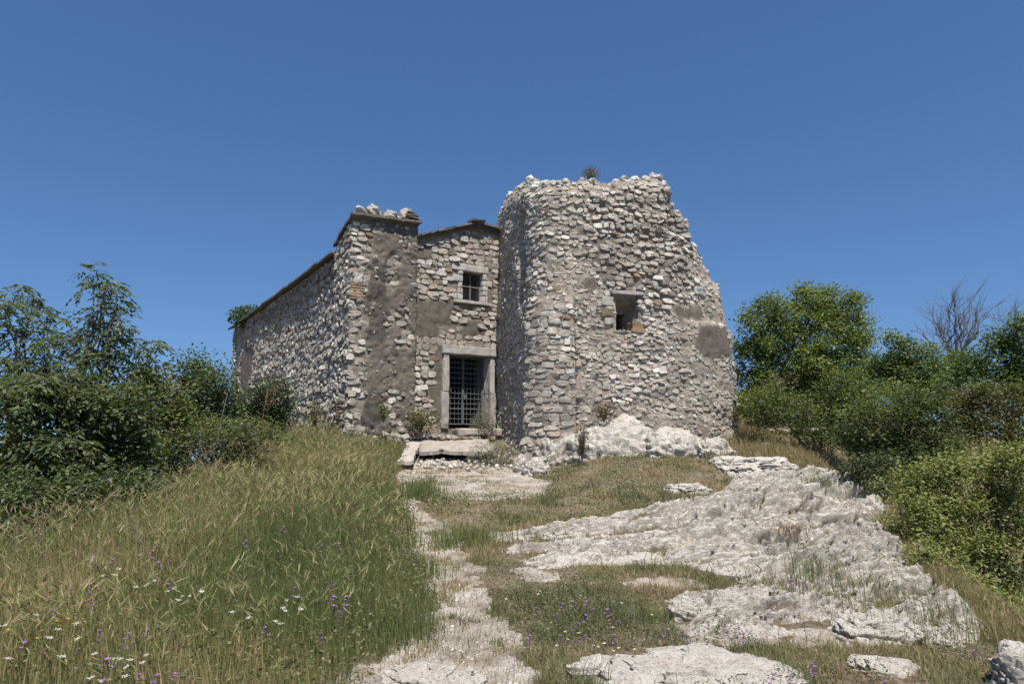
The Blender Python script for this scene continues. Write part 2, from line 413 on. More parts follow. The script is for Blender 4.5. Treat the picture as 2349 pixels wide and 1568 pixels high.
PL=[ft([(940,668),(975,690),(1030,682),(1040,700),(1035,742),(1005,752),(1000,772),(950,775),(935,740)]),
    ft([(1000,775),(1014,790),(1008,975),(990,962),(985,890),(995,840)]),
    ft([(1048,735),(1100,735),(1112,765),(1060,770)]),ft([(945,560),(1000,560),(990,592),(945,600)])]
def fpl(s,h):
    t,z=s+TS,h+Z0; m=np.full(np.shape(t),-9.)
    for i,p in enumerate(PL): m=np.maximum(m,poly_sd(t,z,p))
    return m+.30*(fbm(t*4,z*4,0,5,33,.62)-.5)
def fkeep(s,h):
    t,z=s+TS,h+Z0
    k=(z<gable(t)-.12)&(fpl(s,h)<.02)
    k&=~((t>dl-.30)&(t<dr+.24)&(z<dzt+.36)&(z>dzb-.3)); k&=~((t>wl-.42)&(t<wr+.42)&(z<wzt+.30)&(z>wzb-.18))
    return k
PLC=np.array((.17,.145,.12)); MOC=np.array((.27,.225,.18))
def ftint(s,h):
    w=sstep(-.04,.04,fpl(s,h))[:,None]; return MOC*(1-w)+PLC*w
mb=MB(); V,f,c=wall_base(Sf,0,Sf.L,lambda s:gable(s+TS)-Z0,.05,.05,fhole,lambda s,h:.03*sstep(-.05,.05,fpl(s,h)),ftint,-.4)
fw=(V,[f],c)
ex=lay(Sf,0,Sf.L,.1,8.0,(.13,.24),(.17,.42),fkeep,(.04,.065),5,regular=.65,split=.14,fill=.98,emb=.6,miss=.02)
facade=mesh_obj('facade_wall',fw[0],fw[1],BASE,chapel,fw[2],extra=ex,mat2=STONE)

# corner pier: left return, front, right return
pf=.14; PW0,PW1=-4.18,-2.1
pc=corner+fn*pf+ln_*.12
pr=D0+vx*PW1+fn*pf
pl=corner+ux_*1.35+ln_*.12
Sp=make_surface([pl,pc,pr,D0+vx*PW1-fn*.1],Z0,.07)
mk=Sp.marks
def ptop(s): return np.where(s<mk[1],7.66+(8.30-7.66)*s/mk[1],8.30+.13*np.clip((s-mk[1])/(mk[2]-mk[1]),0,1))-Z0
def ppl(s,h):
    x=s-mk[1]; m=sstep(.0,.35,x-.36-.22*(fbm(h*1.2,0*h+3,0,3,8)-.5)*2)-.9*sstep(.56,.66,fbm(s*2.1,h*1.5,0,4,44))
    m=m-.8*sstep(.55,.0,h-.3)
    return m+.5*(fbm(s*4,h*4,0,3,51)-.5)
def pkeep(s,h): return (h<ptop(s)-.1)&((ppl(s,h)<.34))
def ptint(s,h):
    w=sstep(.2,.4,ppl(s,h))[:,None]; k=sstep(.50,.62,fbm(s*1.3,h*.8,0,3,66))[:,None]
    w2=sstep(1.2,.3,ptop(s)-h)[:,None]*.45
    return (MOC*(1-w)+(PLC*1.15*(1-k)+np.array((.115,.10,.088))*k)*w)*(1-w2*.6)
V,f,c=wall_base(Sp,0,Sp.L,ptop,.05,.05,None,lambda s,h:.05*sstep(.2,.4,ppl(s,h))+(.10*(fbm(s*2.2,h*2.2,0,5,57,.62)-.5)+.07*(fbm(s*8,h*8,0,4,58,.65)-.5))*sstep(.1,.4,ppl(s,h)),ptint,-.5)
pw_=(V,[f],c)
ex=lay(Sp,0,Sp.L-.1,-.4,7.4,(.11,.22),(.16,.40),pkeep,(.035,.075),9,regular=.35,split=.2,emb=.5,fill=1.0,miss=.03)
# brick patch on the quoin edge + pier roof slab
mbk=MB(); mbk.add(*ex)
mbk.add(*lay(Sp,mk[1]+.3,Sp.L-.12,-.3,7.2,(.08,.17),(.10,.28),lambda s,h:(h<ptop(s)-.15)&(ppl(s,h)>.30)&(fbm(s*1.5,h*1.5,0,3,59)>.44),(.05,.085),10,PAL*.58,PW,emb=.3,miss=.45,fill=.9))
for (cx,cy,n) in((827,668,7),(768,935,6)):
    tt,zz=fac_t(cx,cy)
    for i in range(n):
        s0=mk[1]+(.02 if cx>800 else -.75); w=.17+.05*rng.random()
        hh=zz-Z0-.25+i*.085; P=Sp(np.array([s0,s0+w*2]),np.array([hh,hh]),np.array([.06,.06]))
        d=(P[1]-P[0])/2
        nrm=np.array([d[1],-d[0],0])/np.hypot(d[0],d[1])
        mbk.box((P[0]+P[1])/2-nrm*.05,d,nrm*.07,(0,0,.028),(.36,.24,.15),.006)
pier=mesh_obj('corner_pier',pw_[0],pw_[1],BASE,chapel,pw_[2],extra=(np.concatenate(mbk.V),[np.concatenate(q) for q in mbk.P.values()],np.concatenate(mbk.C)),mat2=STONE)
def roof_slab(name,pts,th,parent,mat=TILE,jit=.012,n=14):
    """quad patch a,b,c,d subdivided with uneven edge"""
    a,b,c,d=[np.asarray(p,float) for p in pts]; u=np.linspace(0,1,n)
    g=(a[None,None]*(1-u)[None,:,None]+b[None,None]*u[None,:,None])*(1-u)[:,None,None]+(d[None,None]*(1-u)[None,:,None]+c[None,None]*u[None,:,None])*u[:,None,None]
    top=g+rng.normal(0,jit,g.shape); bot=top-np.array([0,0,th]); N=n*n
    f=grid_faces(n,n); e=[]
    for i in range(n-1):
        for p,q in((i,i+1),((n-1)*n+i+1,(n-1)*n+i),((i+1)*n,i*n),(i*n+n-1,(i+1)*n+n-1)): e.append((q,p,p+N,q+N))
    return mesh_obj(name,np.concatenate([top.reshape(-1,3),bot.reshape(-1,3)]),[f,f[:,::-1]+N,np.array(e)],mat,parent,None,False)
def p3(p,z): return np.array([p[0],p[1],z])
proof=roof_slab('pier_roof',[p3(pc+fn*.25+ln_*.12,8.37),p3(pr+fn*.25+vx*.08,8.50),p3(pr-fn*1.2+vx*.08,8.30),p3(pl+ln_*.10+ux_*.05,7.76)],.07,pier)

# side (nave) wall, walked from far end to the pier
Lw=19.7
far=corner+ux_*Lw
Sl=make_surface([far-ln_*.9+ux_*.25,far+ux_*.1,corner+ux_*1.25],Z0,.12,lambda s,h:.10*(fbm(s*.5,h*.5,0,3,71)-.5))
def near_u(s): return Lw-(s-Sl.marks[1])       # distance from pier corner
slits=[(at(609,783,1),.16,.75),(at(607,830,1),.14,.45),(at(690,810,1),.22,.5)]
def lw_sz(dx,dy):
    rx,ry,rz=ray(dx*K,dy*K); d=(ln_@corner)/(ln_@np.array([rx,ry])); p=np.array([rx,ry])*d
    return Sl.marks[1]+Lw-float((p-corner)@ux_),CAMZ+rz*d-Z0
SLT=[(lw_sz(609,783),.20,.5),(lw_sz(607,832),.18,.35),(lw_sz(690,815),.22,.35)]
def lhole(s,h):
    m=np.zeros(np.shape(s),bool)
    for (a,b),w,q in SLT: m|=(np.abs(s-a)<w)&(np.abs(h-b)<q)
    return m
def lkeep(s,h):
    m=(h<6.18)&~lhole(s,h)
    a,b=lw_sz(565,850); pw=np.hypot((s-a)/1.6,(h-b)/1.5)+.6*(fbm(s*2,h*2,0,3,13)-.5); return m&(pw>.9)
def ltint(s,h):
    a,b=lw_sz(565,850); w=sstep(1.05,.8,np.hypot((s-a)/1.6,(h-b)/1.5)+.6*(fbm(s*2,h*2,0,3,13)-.5))[:,None]
    return MOC*.92*(1-w)+np.array((.17,.135,.12))*w
V,f,c=wall_base(Sl,0,Sl.L,lambda s:0*s+6.26,.08,.08,lhole,None,ltint,-2.5)
sw_=(V,[f],c)
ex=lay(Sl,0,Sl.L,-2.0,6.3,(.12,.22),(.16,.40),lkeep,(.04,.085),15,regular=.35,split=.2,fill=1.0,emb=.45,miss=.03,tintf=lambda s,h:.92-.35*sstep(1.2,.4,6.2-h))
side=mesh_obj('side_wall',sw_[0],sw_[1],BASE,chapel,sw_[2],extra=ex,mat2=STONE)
# dark recess boxes behind the slits, roof, hidden walls
for (a,b),w,q in SLT:
    mbx=MB()
    P=Sl(np.array([a]),np.array([b]))[0]; n3=np.array([ln_[0],ln_[1],0]); t3=np.array([ux_[0],ux_[1],0])
    mbx.box(P-n3*.55,t3*(w+.1),n3*.02,(0,0,q+.1)); 
    for sgn in(-1,1): mbx.box(P-n3*.28+t3*sgn*(w+.05),t3*.05,n3*.27,(0,0,q+.1))
    mbx.build('slit_recess',BASE,side,False)
rp=D0+vx*_g1[0]; RZ=_g1[1]+.09
ev=p3(corner+ln_*.28+ux_*1.3,7.50); evf=p3(far+ln_*.28+ux_*.5,7.50)
rg=p3(rp+fn*.10,RZ); rgf=p3(rp+ux_*(Lw+.5),RZ)
GZL=float(gable(PW1))+.09; GZR=float(gable(3.9))+.09; fl=p3(D0+vx*PW1+fn*.12,GZL)
roof=empty('roof',(rp[0],rp[1],8.9)); roof.parent=chapel; roof.location=Vector((rp[0],rp[1],8.9))-chapel.location
bpy.context.view_layer.update()
def rslab(name,pts,th,**k):
    o=roof_slab(name,pts,th,None,**k); o.parent=roof; o.matrix_parent_inverse=(chapel.matrix_basis@roof.matrix_basis).inverted(); return o
rb=p3(rp+ux_*1.3,RZ)
rslab('roof_slope',[ev,rb,rgf,evf],.065,n=40,jit=.015)
rslab('roof_slope',[fl,rg,rb,p3(D0+vx*PW1+ux_*1.3,GZL)],.09,jit=.012)
er=p3(D0+vx*3.9+fn*.10,GZR); erf=p3(D0+vx*3.9+ux_*(Lw+.5),GZR)
rslab('roof_slope',[rg,er,erf,rgf],.10,n=30)
mt=MB()
for k in range(9):                              # verge tiles along the gable edge
    q=(k+.5)/9; c=fl*(1-q)+rg*q; d=(rg-fl)/9*.56
    mt.box(c+np.array([0,0,.02+.012*(k%2)]),d,np.array([fn[0],fn[1],0])*.11,(0,0,.03),None,.008)
for k in range(5):
    q=(k+.5)/9; c=rg*(1-q)+er*q; d=(er-rg)/9*.56
    mt.box(c+np.array([0,0,.02+.012*(k%2)]),d,np.array([fn[0],fn[1],0])*.11,(0,0,.03),None,.008)
mt.box(rg+np.array([0,0,.045]),np.array([vx[0],vx[1],0])*.24,np.array([fn[0],fn[1],0])*.2,(0,0,.035),None,.015)
o=mt.build('verge_tiles',TILE,None,False); o.parent=roof; o.matrix_parent_inverse=(chapel.matrix_basis@roof.matrix_basis).inverted()
mw=MB()
ra=D0+vx*3.7
for a,b in((far-ln_*.9+ux_*.2,ra+ux_*Lw),(ra+ux_*Lw,ra)):
    c=(a+b)/2; d=(b-a)/2; n=np.array([d[1],-d[0]])/np.hypot(*d)
    mw.box((c[0],c[1],4.0),(d[0],d[1],0),(n[0]*.25,n[1]*.25,0),(0,0,3.35),MOC)
mw.build('back_wall',BASE,chapel,False)
mfl=MB(); cc=D0+ux_*10; mfl.box((cc[0],cc[1],1.80),(vx[0]*3.9,vx[1]*3.9,0),(ux_[0]*9.9,ux_[1]*9.9,0),(0,0,.08),(.2,.18,.16)); mfl.build('chapel_floor',BASE,chapel,False)

# doorway: jambs, lintel, reveals, iron gate
F3=np.array([fn[0],fn[1],0]); V3=np.array([vx[0],vx[1],0]); Z3=np.array([0,0,1.])
def fp(t,z,o=0.0): q=D0+vx*t+fn*o; return np.array([q[0],q[1],z])
df=empty('door_frame',fp((dl+dr)/2,dzb)); df.parent=chapel; df.location=Vector(fp((dl+dr)/2,dzb))-chapel.location
bpy.context.view_layer.update()
def sub(mb,name,mat,par,smooth=False):
    o=mb.build(name,mat,None,smooth); o.parent=par; o.matrix_parent_inverse=par.matrix_world.inverted(); return o
def slab(mb,c,ax,ay,az,tint,n=6,jit=.012):
    """block with chamfered, slightly worn edges"""
    c,ax,ay,az=[np.asarray(v,float) for v in(c,ax,ay,az)]
    u=np.linspace(-1,1,n); 
    for A,B,C in((ax,ay,az),(ay,az,ax),(az,ax,ay)):
        for sg in(-1,1):
            P=c+sg*C+A*u[None,:,None]+B*u[:,None,None]
            P=P.reshape(-1,3); q=P-c
            la=[np.linalg.norm(v) for v in(ax,ay,az)]; lo=np.stack([q@v/l for v,l in zip((ax,ay,az),la)],-1)
            rr=min(min(la)*.35,.03); lim=np.array(la)-rr; cl=np.clip(lo,-lim,lim); e=lo-cl; el=np.linalg.norm(e,axis=1)[:,None]
            lo=cl+e/np.maximum(el,1e-6)*np.minimum(el,rr)
            P=c+sum(lo[:,i:i+1]*v/l for i,(v,l) in enumerate(zip((ax,ay,az),la)))
            P=P+jit*(np.stack([vnoise(P[:,0]*6,P[:,1]*6,P[:,2]*6,s) for s in(1,2,3)],-1)-.5)*2
            f=grid_faces(n,n)
            mb.add(P,[f if sg>0 else f[:,::-1]],tint)
DC=(.43,.395,.355); DC2=(.36,.33,.30)
for side_,t0,t1 in((-1,dl-.25,dl),(1,dr,dr+.20)):
    m_=MB(); zm=dzb+(dzt-dzb)*.47; c=(t0+t1)/2; w=(t1-t0)/2-.006
    slab(m_,fp(c,(zm+dzt)/2,-.15),V3*w,F3*.23,Z3*(dzt-zm)/2*.995,DC,8,.014)
    slab(m_,fp(c+(-.03 if side_<0 else .02),(zm+dzb-.1)/2,-.15),V3*(w+.02),F3*.24,Z3*(zm-dzb+.1)/2*.995,DC2,8,.022)
    if side_<0:
        for q in(-.05,.04): slab(m_,fp(c+q,(zm+dzt)/2,.085),V3*.025,F3*.012,Z3*(dzt-zm)/2*.96,DC,4,.003)
    sub(m_,'jamb',DRESS,df)
m_=MB(); slab(m_,fp((dl+dr)/2-.02,dzt+.15,-.14),V3*((dr-dl)/2+.27),F3*.27,Z3*.15,(.39,.365,.335),10,.014); sub(m_,'lintel',DRESS,df)
m_=MB()
for t in(dl-.12,dr+.12): m_.box(fp(t,(dzt+dzb)/2,-.62),V3*.12,F3*.24,Z3*((dzt-dzb)/2+.1),MOC)
m_.box(fp((dl+dr)/2,dzt+.12,-.64),V3*((dr-dl)/2+.2),F3*.22,Z3*.12,MOC); sub(m_,'reveal',BASE,df)
gate=empty('gate',fp((dl+dr)/2,dzb,-.42)); gate.parent=chapel; gate.location=Vector(fp((dl+dr)/2,dzb,-.42))-chapel.location
bpy.context.view_layer.update()
go=-.42; gm=(dl+dr)/2; R=.0085
for sg,a,b in((-1,dl+.01,gm-.006),(1,gm+.006,dr-.01)):
    m_=MB()
    for t in(a+.02,b-.02): m_.box(fp(t,(dzb+dzt)/2+.02,go),V3*.02,F3*.015,Z3*((dzt-dzb)/2-.03))
    for k in range(1,5): 
        t=a+(b-a)*k/5; m_.tube([fp(t,dzb+.05,go),fp(t,dzt-.03,go)],R,6)
    nr=13
    for k in range(nr+1):
        z=dzb+.06+(dzt-dzb-.11)*k/nr; 
        if k in(0,3,nr): m_.box(fp((a+b)/2,z,go),V3*((b-a)/2),F3*.012,Z3*.02)
        else: m_.box(fp((a+b)/2,z,go+.012),V3*((b-a)/2),F3*.005,Z3*.0115)
    sub(m_,'gate_leaf',IRON,gate)
m_=MB(); m_.box(fp(gm-.62,dzb+(dzt-dzb)*.55,go+.03),V3*.17,F3*.008,Z3*.18); sub(m_,'sign_plate',PLATE,gate)
m_=MB(); m_.box(fp(gm+.06,dzb+(dzt-dzb)*.41,go+.04),V3*.06,F3*.025,Z3*.08); m_.tube([fp(gm+.06,dzb+(dzt-dzb)*.41,go+.06),fp(gm+.06,dzb+(dzt-dzb)*.41,go+.11)],.02,8); sub(m_,'lock_case',IRON,gate)

# facade window
win=empty('window',fp((wl+wr)/2,wzb)); win.parent=chapel; win.location=Vector(fp((wl+wr)/2,wzb))-chapel.location
bpy.context.view_layer.update()
m_=MB(); slab(m_,fp((wl+wr)/2-.1,wzt+.125,-.10),V3*((wr-wl)/2+.33),F3*.17,Z3*.12,(.47,.44,.40),8,.01); sub(m_,'lintel',DRESS,win)
m_=MB(); slab(m_,fp((wl+wr)/2,wzb-.06,-.09),V3*((wr-wl)/2+.36),F3*.20,Z3*.055,(.42,.39,.35),8,.012); sub(m_,'sill',DRESS,win)
m_=MB(); rr=random.Random(5)
for sg,t0 in((-1,wl),(1,wr)):
    z=wzb
    while z<wzt-.06:
        hh=min(rr.uniform(.15,.25),wzt-z); w=rr.choice([.20,.40]); cut=[w] if rr.random()<.5 else [w*.55,w*.45]
        t=t0
        for q in cut:
            m_=MB(); slab(m_,fp(t+sg*q/2,z+hh/2,-.10+rr.uniform(-.015,.015)),V3*(q/2-.006),F3*.155,Z3*(hh/2-.006),tuple(np.array((.52,.49,.45))*rr.uniform(.82,1.1)),5,.012); sub(m_,'quoin_block',DRESS,win); t+=sg*q
        z+=hh
m_=MB(); wo=-.16
for t in(wl+.02,wr-.02): m_.box(fp(t,(wzb+wzt)/2,wo),V3*.02,F3*.02,Z3*((wzt-wzb)/2))
for z in(wzb+.02,wzt-.02): m_.box(fp((wl+wr)/2,z,wo),V3*((wr-wl)/2-.04),F3*.019,Z3*.02)
m_.box(fp((wl+wr)/2,(wzb+wzt)/2,wo),V3*.025,F3*.018,Z3*((wzt-wzb)/2-.04)); m_.box(fp((wl+wr)/2,(wzb+wzt)/2+.02,wo+.004),V3*((wr-wl)/2-.04),F3*.018,Z3*.022)
sub(m_,'frame',DARKWOOD,win)
m_=MB(); m_.box(fp((wl+wr)/2,(wzb+wzt)/2,wo-.01),V3*((wr-wl)/2),F3*.004,Z3*((wzt-wzb)/2)); sub(m_,'pane',GLASS,win)

# loose stones on the pier roof
def roofz(t,o): return 8.40+.13*np.clip((t-PW0)/(PW1-PW0),0,1)
for k,(dx,w,hh,lb) in enumerate([(822,30,.22,'leftmost broken pale stone resting on the edge of the corner pier roof'),
        (850,34,.30,'biggest pale grey stone resting on the corner pier roof, second from the left'),
        (868,18,.15,'small darker stone wedged in the gap of the corner pier roof rubble'),
        (893,34,.21,'rounded pale stone near the middle of the corner pier roof'),
        (924,26,.30,'blocky upright stone on the right end of the corner pier roof')]):
    t,_=fac_t(dx,495); t=t+.03; sz=w*K*21.3/700/2*1.25
    P=fp(t,0,pf-.05); P[2]=roofz(t,0)+hh*.38
    m_=rubble([(0,0,0)],[sz],30+k,(.40,.36,.31) if k!=2 else (.28,.22,.17),None,hh/sz*.8)
    o=mesh_obj('loose_stone',np.concatenate(m_.V),[np.concatenate(q) for q in m_.P.values()],STONE,None,np.concatenate(m_.C),False)
    o.location=P; tag(o,lb,'stone','loose stones on the pier roof')
m_=MB()
for k in range(3):
    P=fp(-2.35-.02*k,8.56+.075*k,pf+.02); m_.box(P,V3*(.26-.05*k),F3*.2,Z3*.025,None,.012)
o=m_.build('roof_tile_stack',TILE,None,False); tag(o,'small stack of broken flat tiles at the right end of the corner pier roof','tiles')

# ------------------------------------------------------------------ ruined tower
def TP(px,d): return np.array([(px-512)/700*d*.992,d])
tp=[TP(494.5,24.3),TP(503,22.7),TP(512,21.3),TP(520,20.2),TP(529,19.5),TP(541,19.1),TP(556,18.95),TP(590,19.0),TP(630,19.3),TP(670,19.8),TP(701,20.35),TP(727.5,21.0)]
tp+= [tp[-1]+np.array([.35,.6]),tp[-1]+np.array([.8,4.0])]
# Catmull-Rom smoothing of the visible part
def catmull(P,n=10):
    P=np.asarray(P); Q=np.vstack([2*P[0]-P[1],P,2*P[-1]-P[-2]]); out=[]
    for i in range(1,len(Q)-2):
        for t in np.linspace(0,1,n,endpoint=False):
            out.append(.5*((2*Q[i])+(-Q[i-1]+Q[i+1])*t+(2*Q[i-1]-5*Q[i]+4*Q[i+1]-Q[i+2])*t*t+(-Q[i-1]+3*Q[i]-3*Q[i+1]+Q[i+2])*t**3))
    out.append(P[-1]); return np.array(out)
tpl=np.vstack([catmull(tp[:12]),tp[12:]])
TZ0=.75
S0=make_surface(tpl,TZ0,.35)
# param tables: s -> x,y on plan
_ss=np.linspace(0,S0.L,600); _pp=S0(_ss,np.zeros(600))
_px,_=proj(_pp[:,0],_pp[:,1],np.full(600,3.0))
s_end=float(np.interp(733.5,_px[:-90] if False else _px,_ss)) if False else None
iend=int(np.argmax(_px)); 
def s_of(dx,dy):
    """reference pixel -> (s,h) on the tower front"""
    best=None
    z=np.full(600,3.0)
    for _ in range(4):
        rx,ry,rz=ray(dx*K,dy*K); z=CAMZ+rz/ry*_pp[:,1]
        qx,_q=proj(_pp[:,0],_pp[:,1],z); i=int(np.argmin(np.abs(qx-dx*K)+np.where(np.arange(600)>iend,1e3,0)))
    return _ss[i],float(z[i]-TZ0)
PROF=np.array([(1138,462),(1146,447),(1160,428),(1180,416),(1240,411),(1262,417),(1285,404),(1340,404),(1400,407),(1440,400),(1515,399),(1546,412),(1556,438),(1564,468),(1580,478),(1590,520),(1596,552),(1614,562),(1624,590),(1638,602),(1643,630),(1660,642),(1662,690),(1664,742),(1697,746),(1720,755)],float)*K
def _rngj(i): return np.random.default_rng(4).random(200)[i]
_zz=np.linspace(1.5,11,700)[:,None]
_qx,_qy=proj(_pp[None,:,0],_pp[None,:,1],TZ0+_zz); _out=_qy<np.interp(_qx,PROF[:,0],PROF[:,1])
_th=_zz[np.argmax(_out,0),0]
_th=_th-.24*_rngj(np.arange(600)//9)+.08
_th[iend:]=_th[iend]
def ttop(s): return np.interp(s,_ss,_th)
sP0,_=s_of(1213,900); sP1,_=s_of(1319,900); _,hP=s_of(1270,700)
sB0,_=s_of(1572,850); _,hB=s_of(1620,742)
nA,nB=s_of(1411,675),s_of(1466,757)               # niche corners (left/top, right/bottom)
sG,hG=s_of(1193,590); sC,hC=s_of(1553,490)
sU,hU=s_of(1480,560)
def toff(s,h):
    o=.16*(fbm(s*.55,h*.55,0,3,81)-.5)+.10*(fbm(s*1.7,h*1.7,0,2,83)-.5)
    o=o+.16*sstep(sP0-.10,sP0+.05,s)*sstep(sP1+.03,sP1-.03,s)*sstep(hP+.5,hP-.3,h)
    o=o+.14*sstep(sB0-.03,sB0+.05,s)*sstep(hB+.1,hB-.02,h)
    o=o-.50*sstep(.42,.18,np.abs(s-sG+.12*np.sin(h*3)))*sstep(1.5,1.2,np.abs(h-hG))
    o=o-.20*sstep(.50,.20,np.abs(s-sC-.05))*sstep(.75,.5,np.abs(h-hC))
    o=o+.35*sstep(1.0,-.3,h)*sstep(sP1+.6,sP0,s)*.6                  # spreading foot
    top=ttop(s); o=o-.18*sstep(.6,0,top-h)**2                        # worn rounded rim
    return o
St=make_surface(tpl,TZ0,.35,toff,.012)
def nhole(s,h): return (s>nA[0])&(s<nB[0])&(h<nA[1])&(h>nB[1])
def tpl_m(s,h):
    m=np.full(np.shape(s),-9.)
    for pts in([(1596,748),(1656,746),(1664,815),(1625,818),(1584,804)],[(1545,698),(1612,700),(1612,735),(1570,738)],[(1330,640),(1370,630),(1380,660),(1340,668)]):
        P=np.array([s_of(a,b) for a,b in pts]); m=np.maximum(m,poly_sd(s,h,P))
    return m+.40*(fbm(s*3.5,h*3.5,0,5,91,.62)-.5)
def tkeep(s,h): return (h<ttop(s)-.04)&~((s>nA[0]-.05)&(s<nB[0]+.05)&(h<nA[1]+.16)&(h>nB[1]-.03))&(tpl_m(s,h)<.03)
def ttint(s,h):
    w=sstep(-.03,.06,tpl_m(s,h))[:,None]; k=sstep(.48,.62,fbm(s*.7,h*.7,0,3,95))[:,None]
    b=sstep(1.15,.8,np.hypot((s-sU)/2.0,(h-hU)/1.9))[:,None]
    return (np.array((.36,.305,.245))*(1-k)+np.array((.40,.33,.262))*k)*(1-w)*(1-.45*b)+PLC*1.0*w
tower=empty('ruined_tower',(3.2,20.5,1.0),'broken round tower of pale rubble stone with a small deep window, right of the doorway','tower')
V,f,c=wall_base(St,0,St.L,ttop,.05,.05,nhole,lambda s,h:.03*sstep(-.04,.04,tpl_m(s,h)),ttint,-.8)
nsx=max(4,int(St.L/.05)); rim=V[-nsx:]
tw_=(V,[f],c)
# zones: coarse quoins on the pier strip, small flat rubble elsewhere, larger blocks in the upper right
strip=lambda s,h:(s>sP0-.05)&(s<sP1)&(h<hP)
sU,hU=s_of(1480,560)
big=lambda s,h:(np.hypot((s-sU)/2.0,(h-hU)/1.9)+.4*(fbm(s,h,0,2,3)-.5)<1)
def tshade(s,h):  # painted shade: stone colour darkened in the upper-right recess and left-flank groove
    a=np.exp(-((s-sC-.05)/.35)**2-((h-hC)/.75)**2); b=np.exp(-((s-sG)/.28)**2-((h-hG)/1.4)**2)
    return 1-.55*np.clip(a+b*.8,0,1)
V1=lay(St,0,St.L-2.5,-.6,9.2,(.065,.145),(.09,.30),lambda s,h:tkeep(s,h)&~strip(s,h)&~big(s,h),(.032,.06),41,split=.12,fill=1.04,emb=.6,miss=.03,regular=.2,tintf=tshade)
V2=lay(St,sP0,sP1,-.6,hP,(.11,.22),(.14,.38),lambda s,h:tkeep(s,h)&strip(s,h),(.04,.065),42,regular=.45,split=.25,fill=1.02,emb=.4,miss=.02,tintf=tshade)
V3_=lay(St,0,St.L-2.5,2,9.2,(.10,.19),(.13,.34),lambda s,h:tkeep(s,h)&big(s,h)&~strip(s,h),(.05,.085),43,split=.15,fill=1.0,emb=.2,miss=.03,regular=.25,tintf=tshade)
m_=MB()
for a in(V1,V2,V3_): m_.add(*a)
# rubble along the broken rim
r2=np.random.default_rng(77); sr=r2.uniform(.1,s_of(1684,900)[0],330); Pr=St(sr,ttop(sr)-r2.uniform(-.03,.12,330),-r2.uniform(.0,.55,330))
rubble(Pr,r2.uniform(.07,.17,330),78,None,m_)
twall=mesh_obj('tower_wall',tw_[0],tw_[1],BASE,tower,tw_[2],extra=(np.concatenate(m_.V),[np.concatenate(q) for q in m_.P.values()],np.concatenate(m_.C)),mat2=STONE)
# wall thickness and hollow inside
cen=np.array([3.4,23.2]); n=len(rim)
def inn(k,dz): 
    q=rim.copy(); dv=cen-q[:,:2]; L_=np.linalg.norm(dv,axis=1)[:,None]; q[:,:2]+=dv/L_*np.minimum(k,L_*.8); q[:,2]+=dz+.10*(vnoise(q[:,0]*5,q[:,1]*5,0,4)-.5); return q
R_=[rim,inn(.35,.0),inn(.8,-.05),inn(1.0,-.35),inn(1.1,-2.6)]
mesh_obj('wall_core',np.concatenate(R_),[grid_faces(5,n)[:,::-1]],BASE,tower,np.tile(MOC*.9,(5*n,1)))
# deep window niche
nic=empty('window_niche',(0,0,0)); 
Pn=St(np.array([(nA[0]+nB[0])/2]),np.array([nB[1]]))[0]
nic.parent=tower; nic.location=Vector(Pn)-tower.location
bpy.context.view_layer.update()
A=lambda s,h,d:St(np.array([s]),np.array([h]),np.array([d]))[0]
sa,sb,ht,hb=nA[0]-.07,nB[0]+.07,nA[1]+.07,nB[1]-.07; si0,_=s_of(1411,740); si1,hit=s_of(1431,708); hib=hb+.10; hit=hit-.02
dep=-.62
o4=[A(sa,ht,.03),A(sb,ht,.03),A(sb,hb,.03),A(sa,hb,.03)]
i4=[A(si0+.20,hit,dep),A(si1+.34,hit,dep),A(si1+.34,hib,dep),A(si0+.20,hib,dep)]
b4=[p+(A(sa,ht,-1)-A(sa,ht,0))*1.3 for p in i4]
mn=MB()
def patch(p,q,r_,s_,n=10):
    u=np.linspace(0,1,n); g=(p*(1-u)[None,:,None]+q*u[None,:,None])*(1-u)[:,None,None]+(s_*(1-u)[None,:,None]+r_*u[None,:,None])*u[:,None,None]
    g=g.reshape(-1,3); g=g+.05*(np.stack([vnoise(g[:,0]*7,g[:,1]*7,g[:,2]*7,w) for w in(4,5,6)],-1)-.5)
    mn.add(g,[grid_faces(n,n)],(.30,.26,.22))
for k in range(4): patch(o4[k],o4[(k+1)%4],i4[(k+1)%4],i4[k])
for k in range(4): patch(i4[k],i4[(k+1)%4],b4[(k+1)%4],b4[k],4)
patch(b4[0],b4[1],b4[2],b4[3],4)
sub(mn,'splayed_reveal',BASE,nic,True)
def tblock(name,dx0,dx1,dy0,dy1,tint,proud=.05,thick=.15,jit=.015):
    a_,b_=s_of(dx0,dy0),s_of(dx1,dy1); c=A((a_[0]+b_[0])/2,(a_[1]+b_[1])/2,proud-thick); d=(A(b_[0],a_[1],0)-A(a_[0],a_[1],0))/2; d[2]=0
    nn=np.array([d[1],-d[0],0])/np.hypot(d[0],d[1]); m=MB(); slab(m,c,d,nn*thick,Z3*abs(a_[1]-b_[1])/2,tint,7,jit); sub(m,name,DRESS,nic)
tblock('lintel',1404,1474,664,678,(.34,.32,.30),.09,.2)
tblock('brown_block',1379,1411,702,727,(.19,.145,.10),.05,.15,.03)
tblock('pale_block',1386,1410,727,744,(.36,.32,.27),.06)
tblock('ochre_block',1449,1478,737,762,(.235,.165,.10),.06,.15,.03)
tblock('pale_block',1380,1409,678,700,(.40,.37,.33),.07)

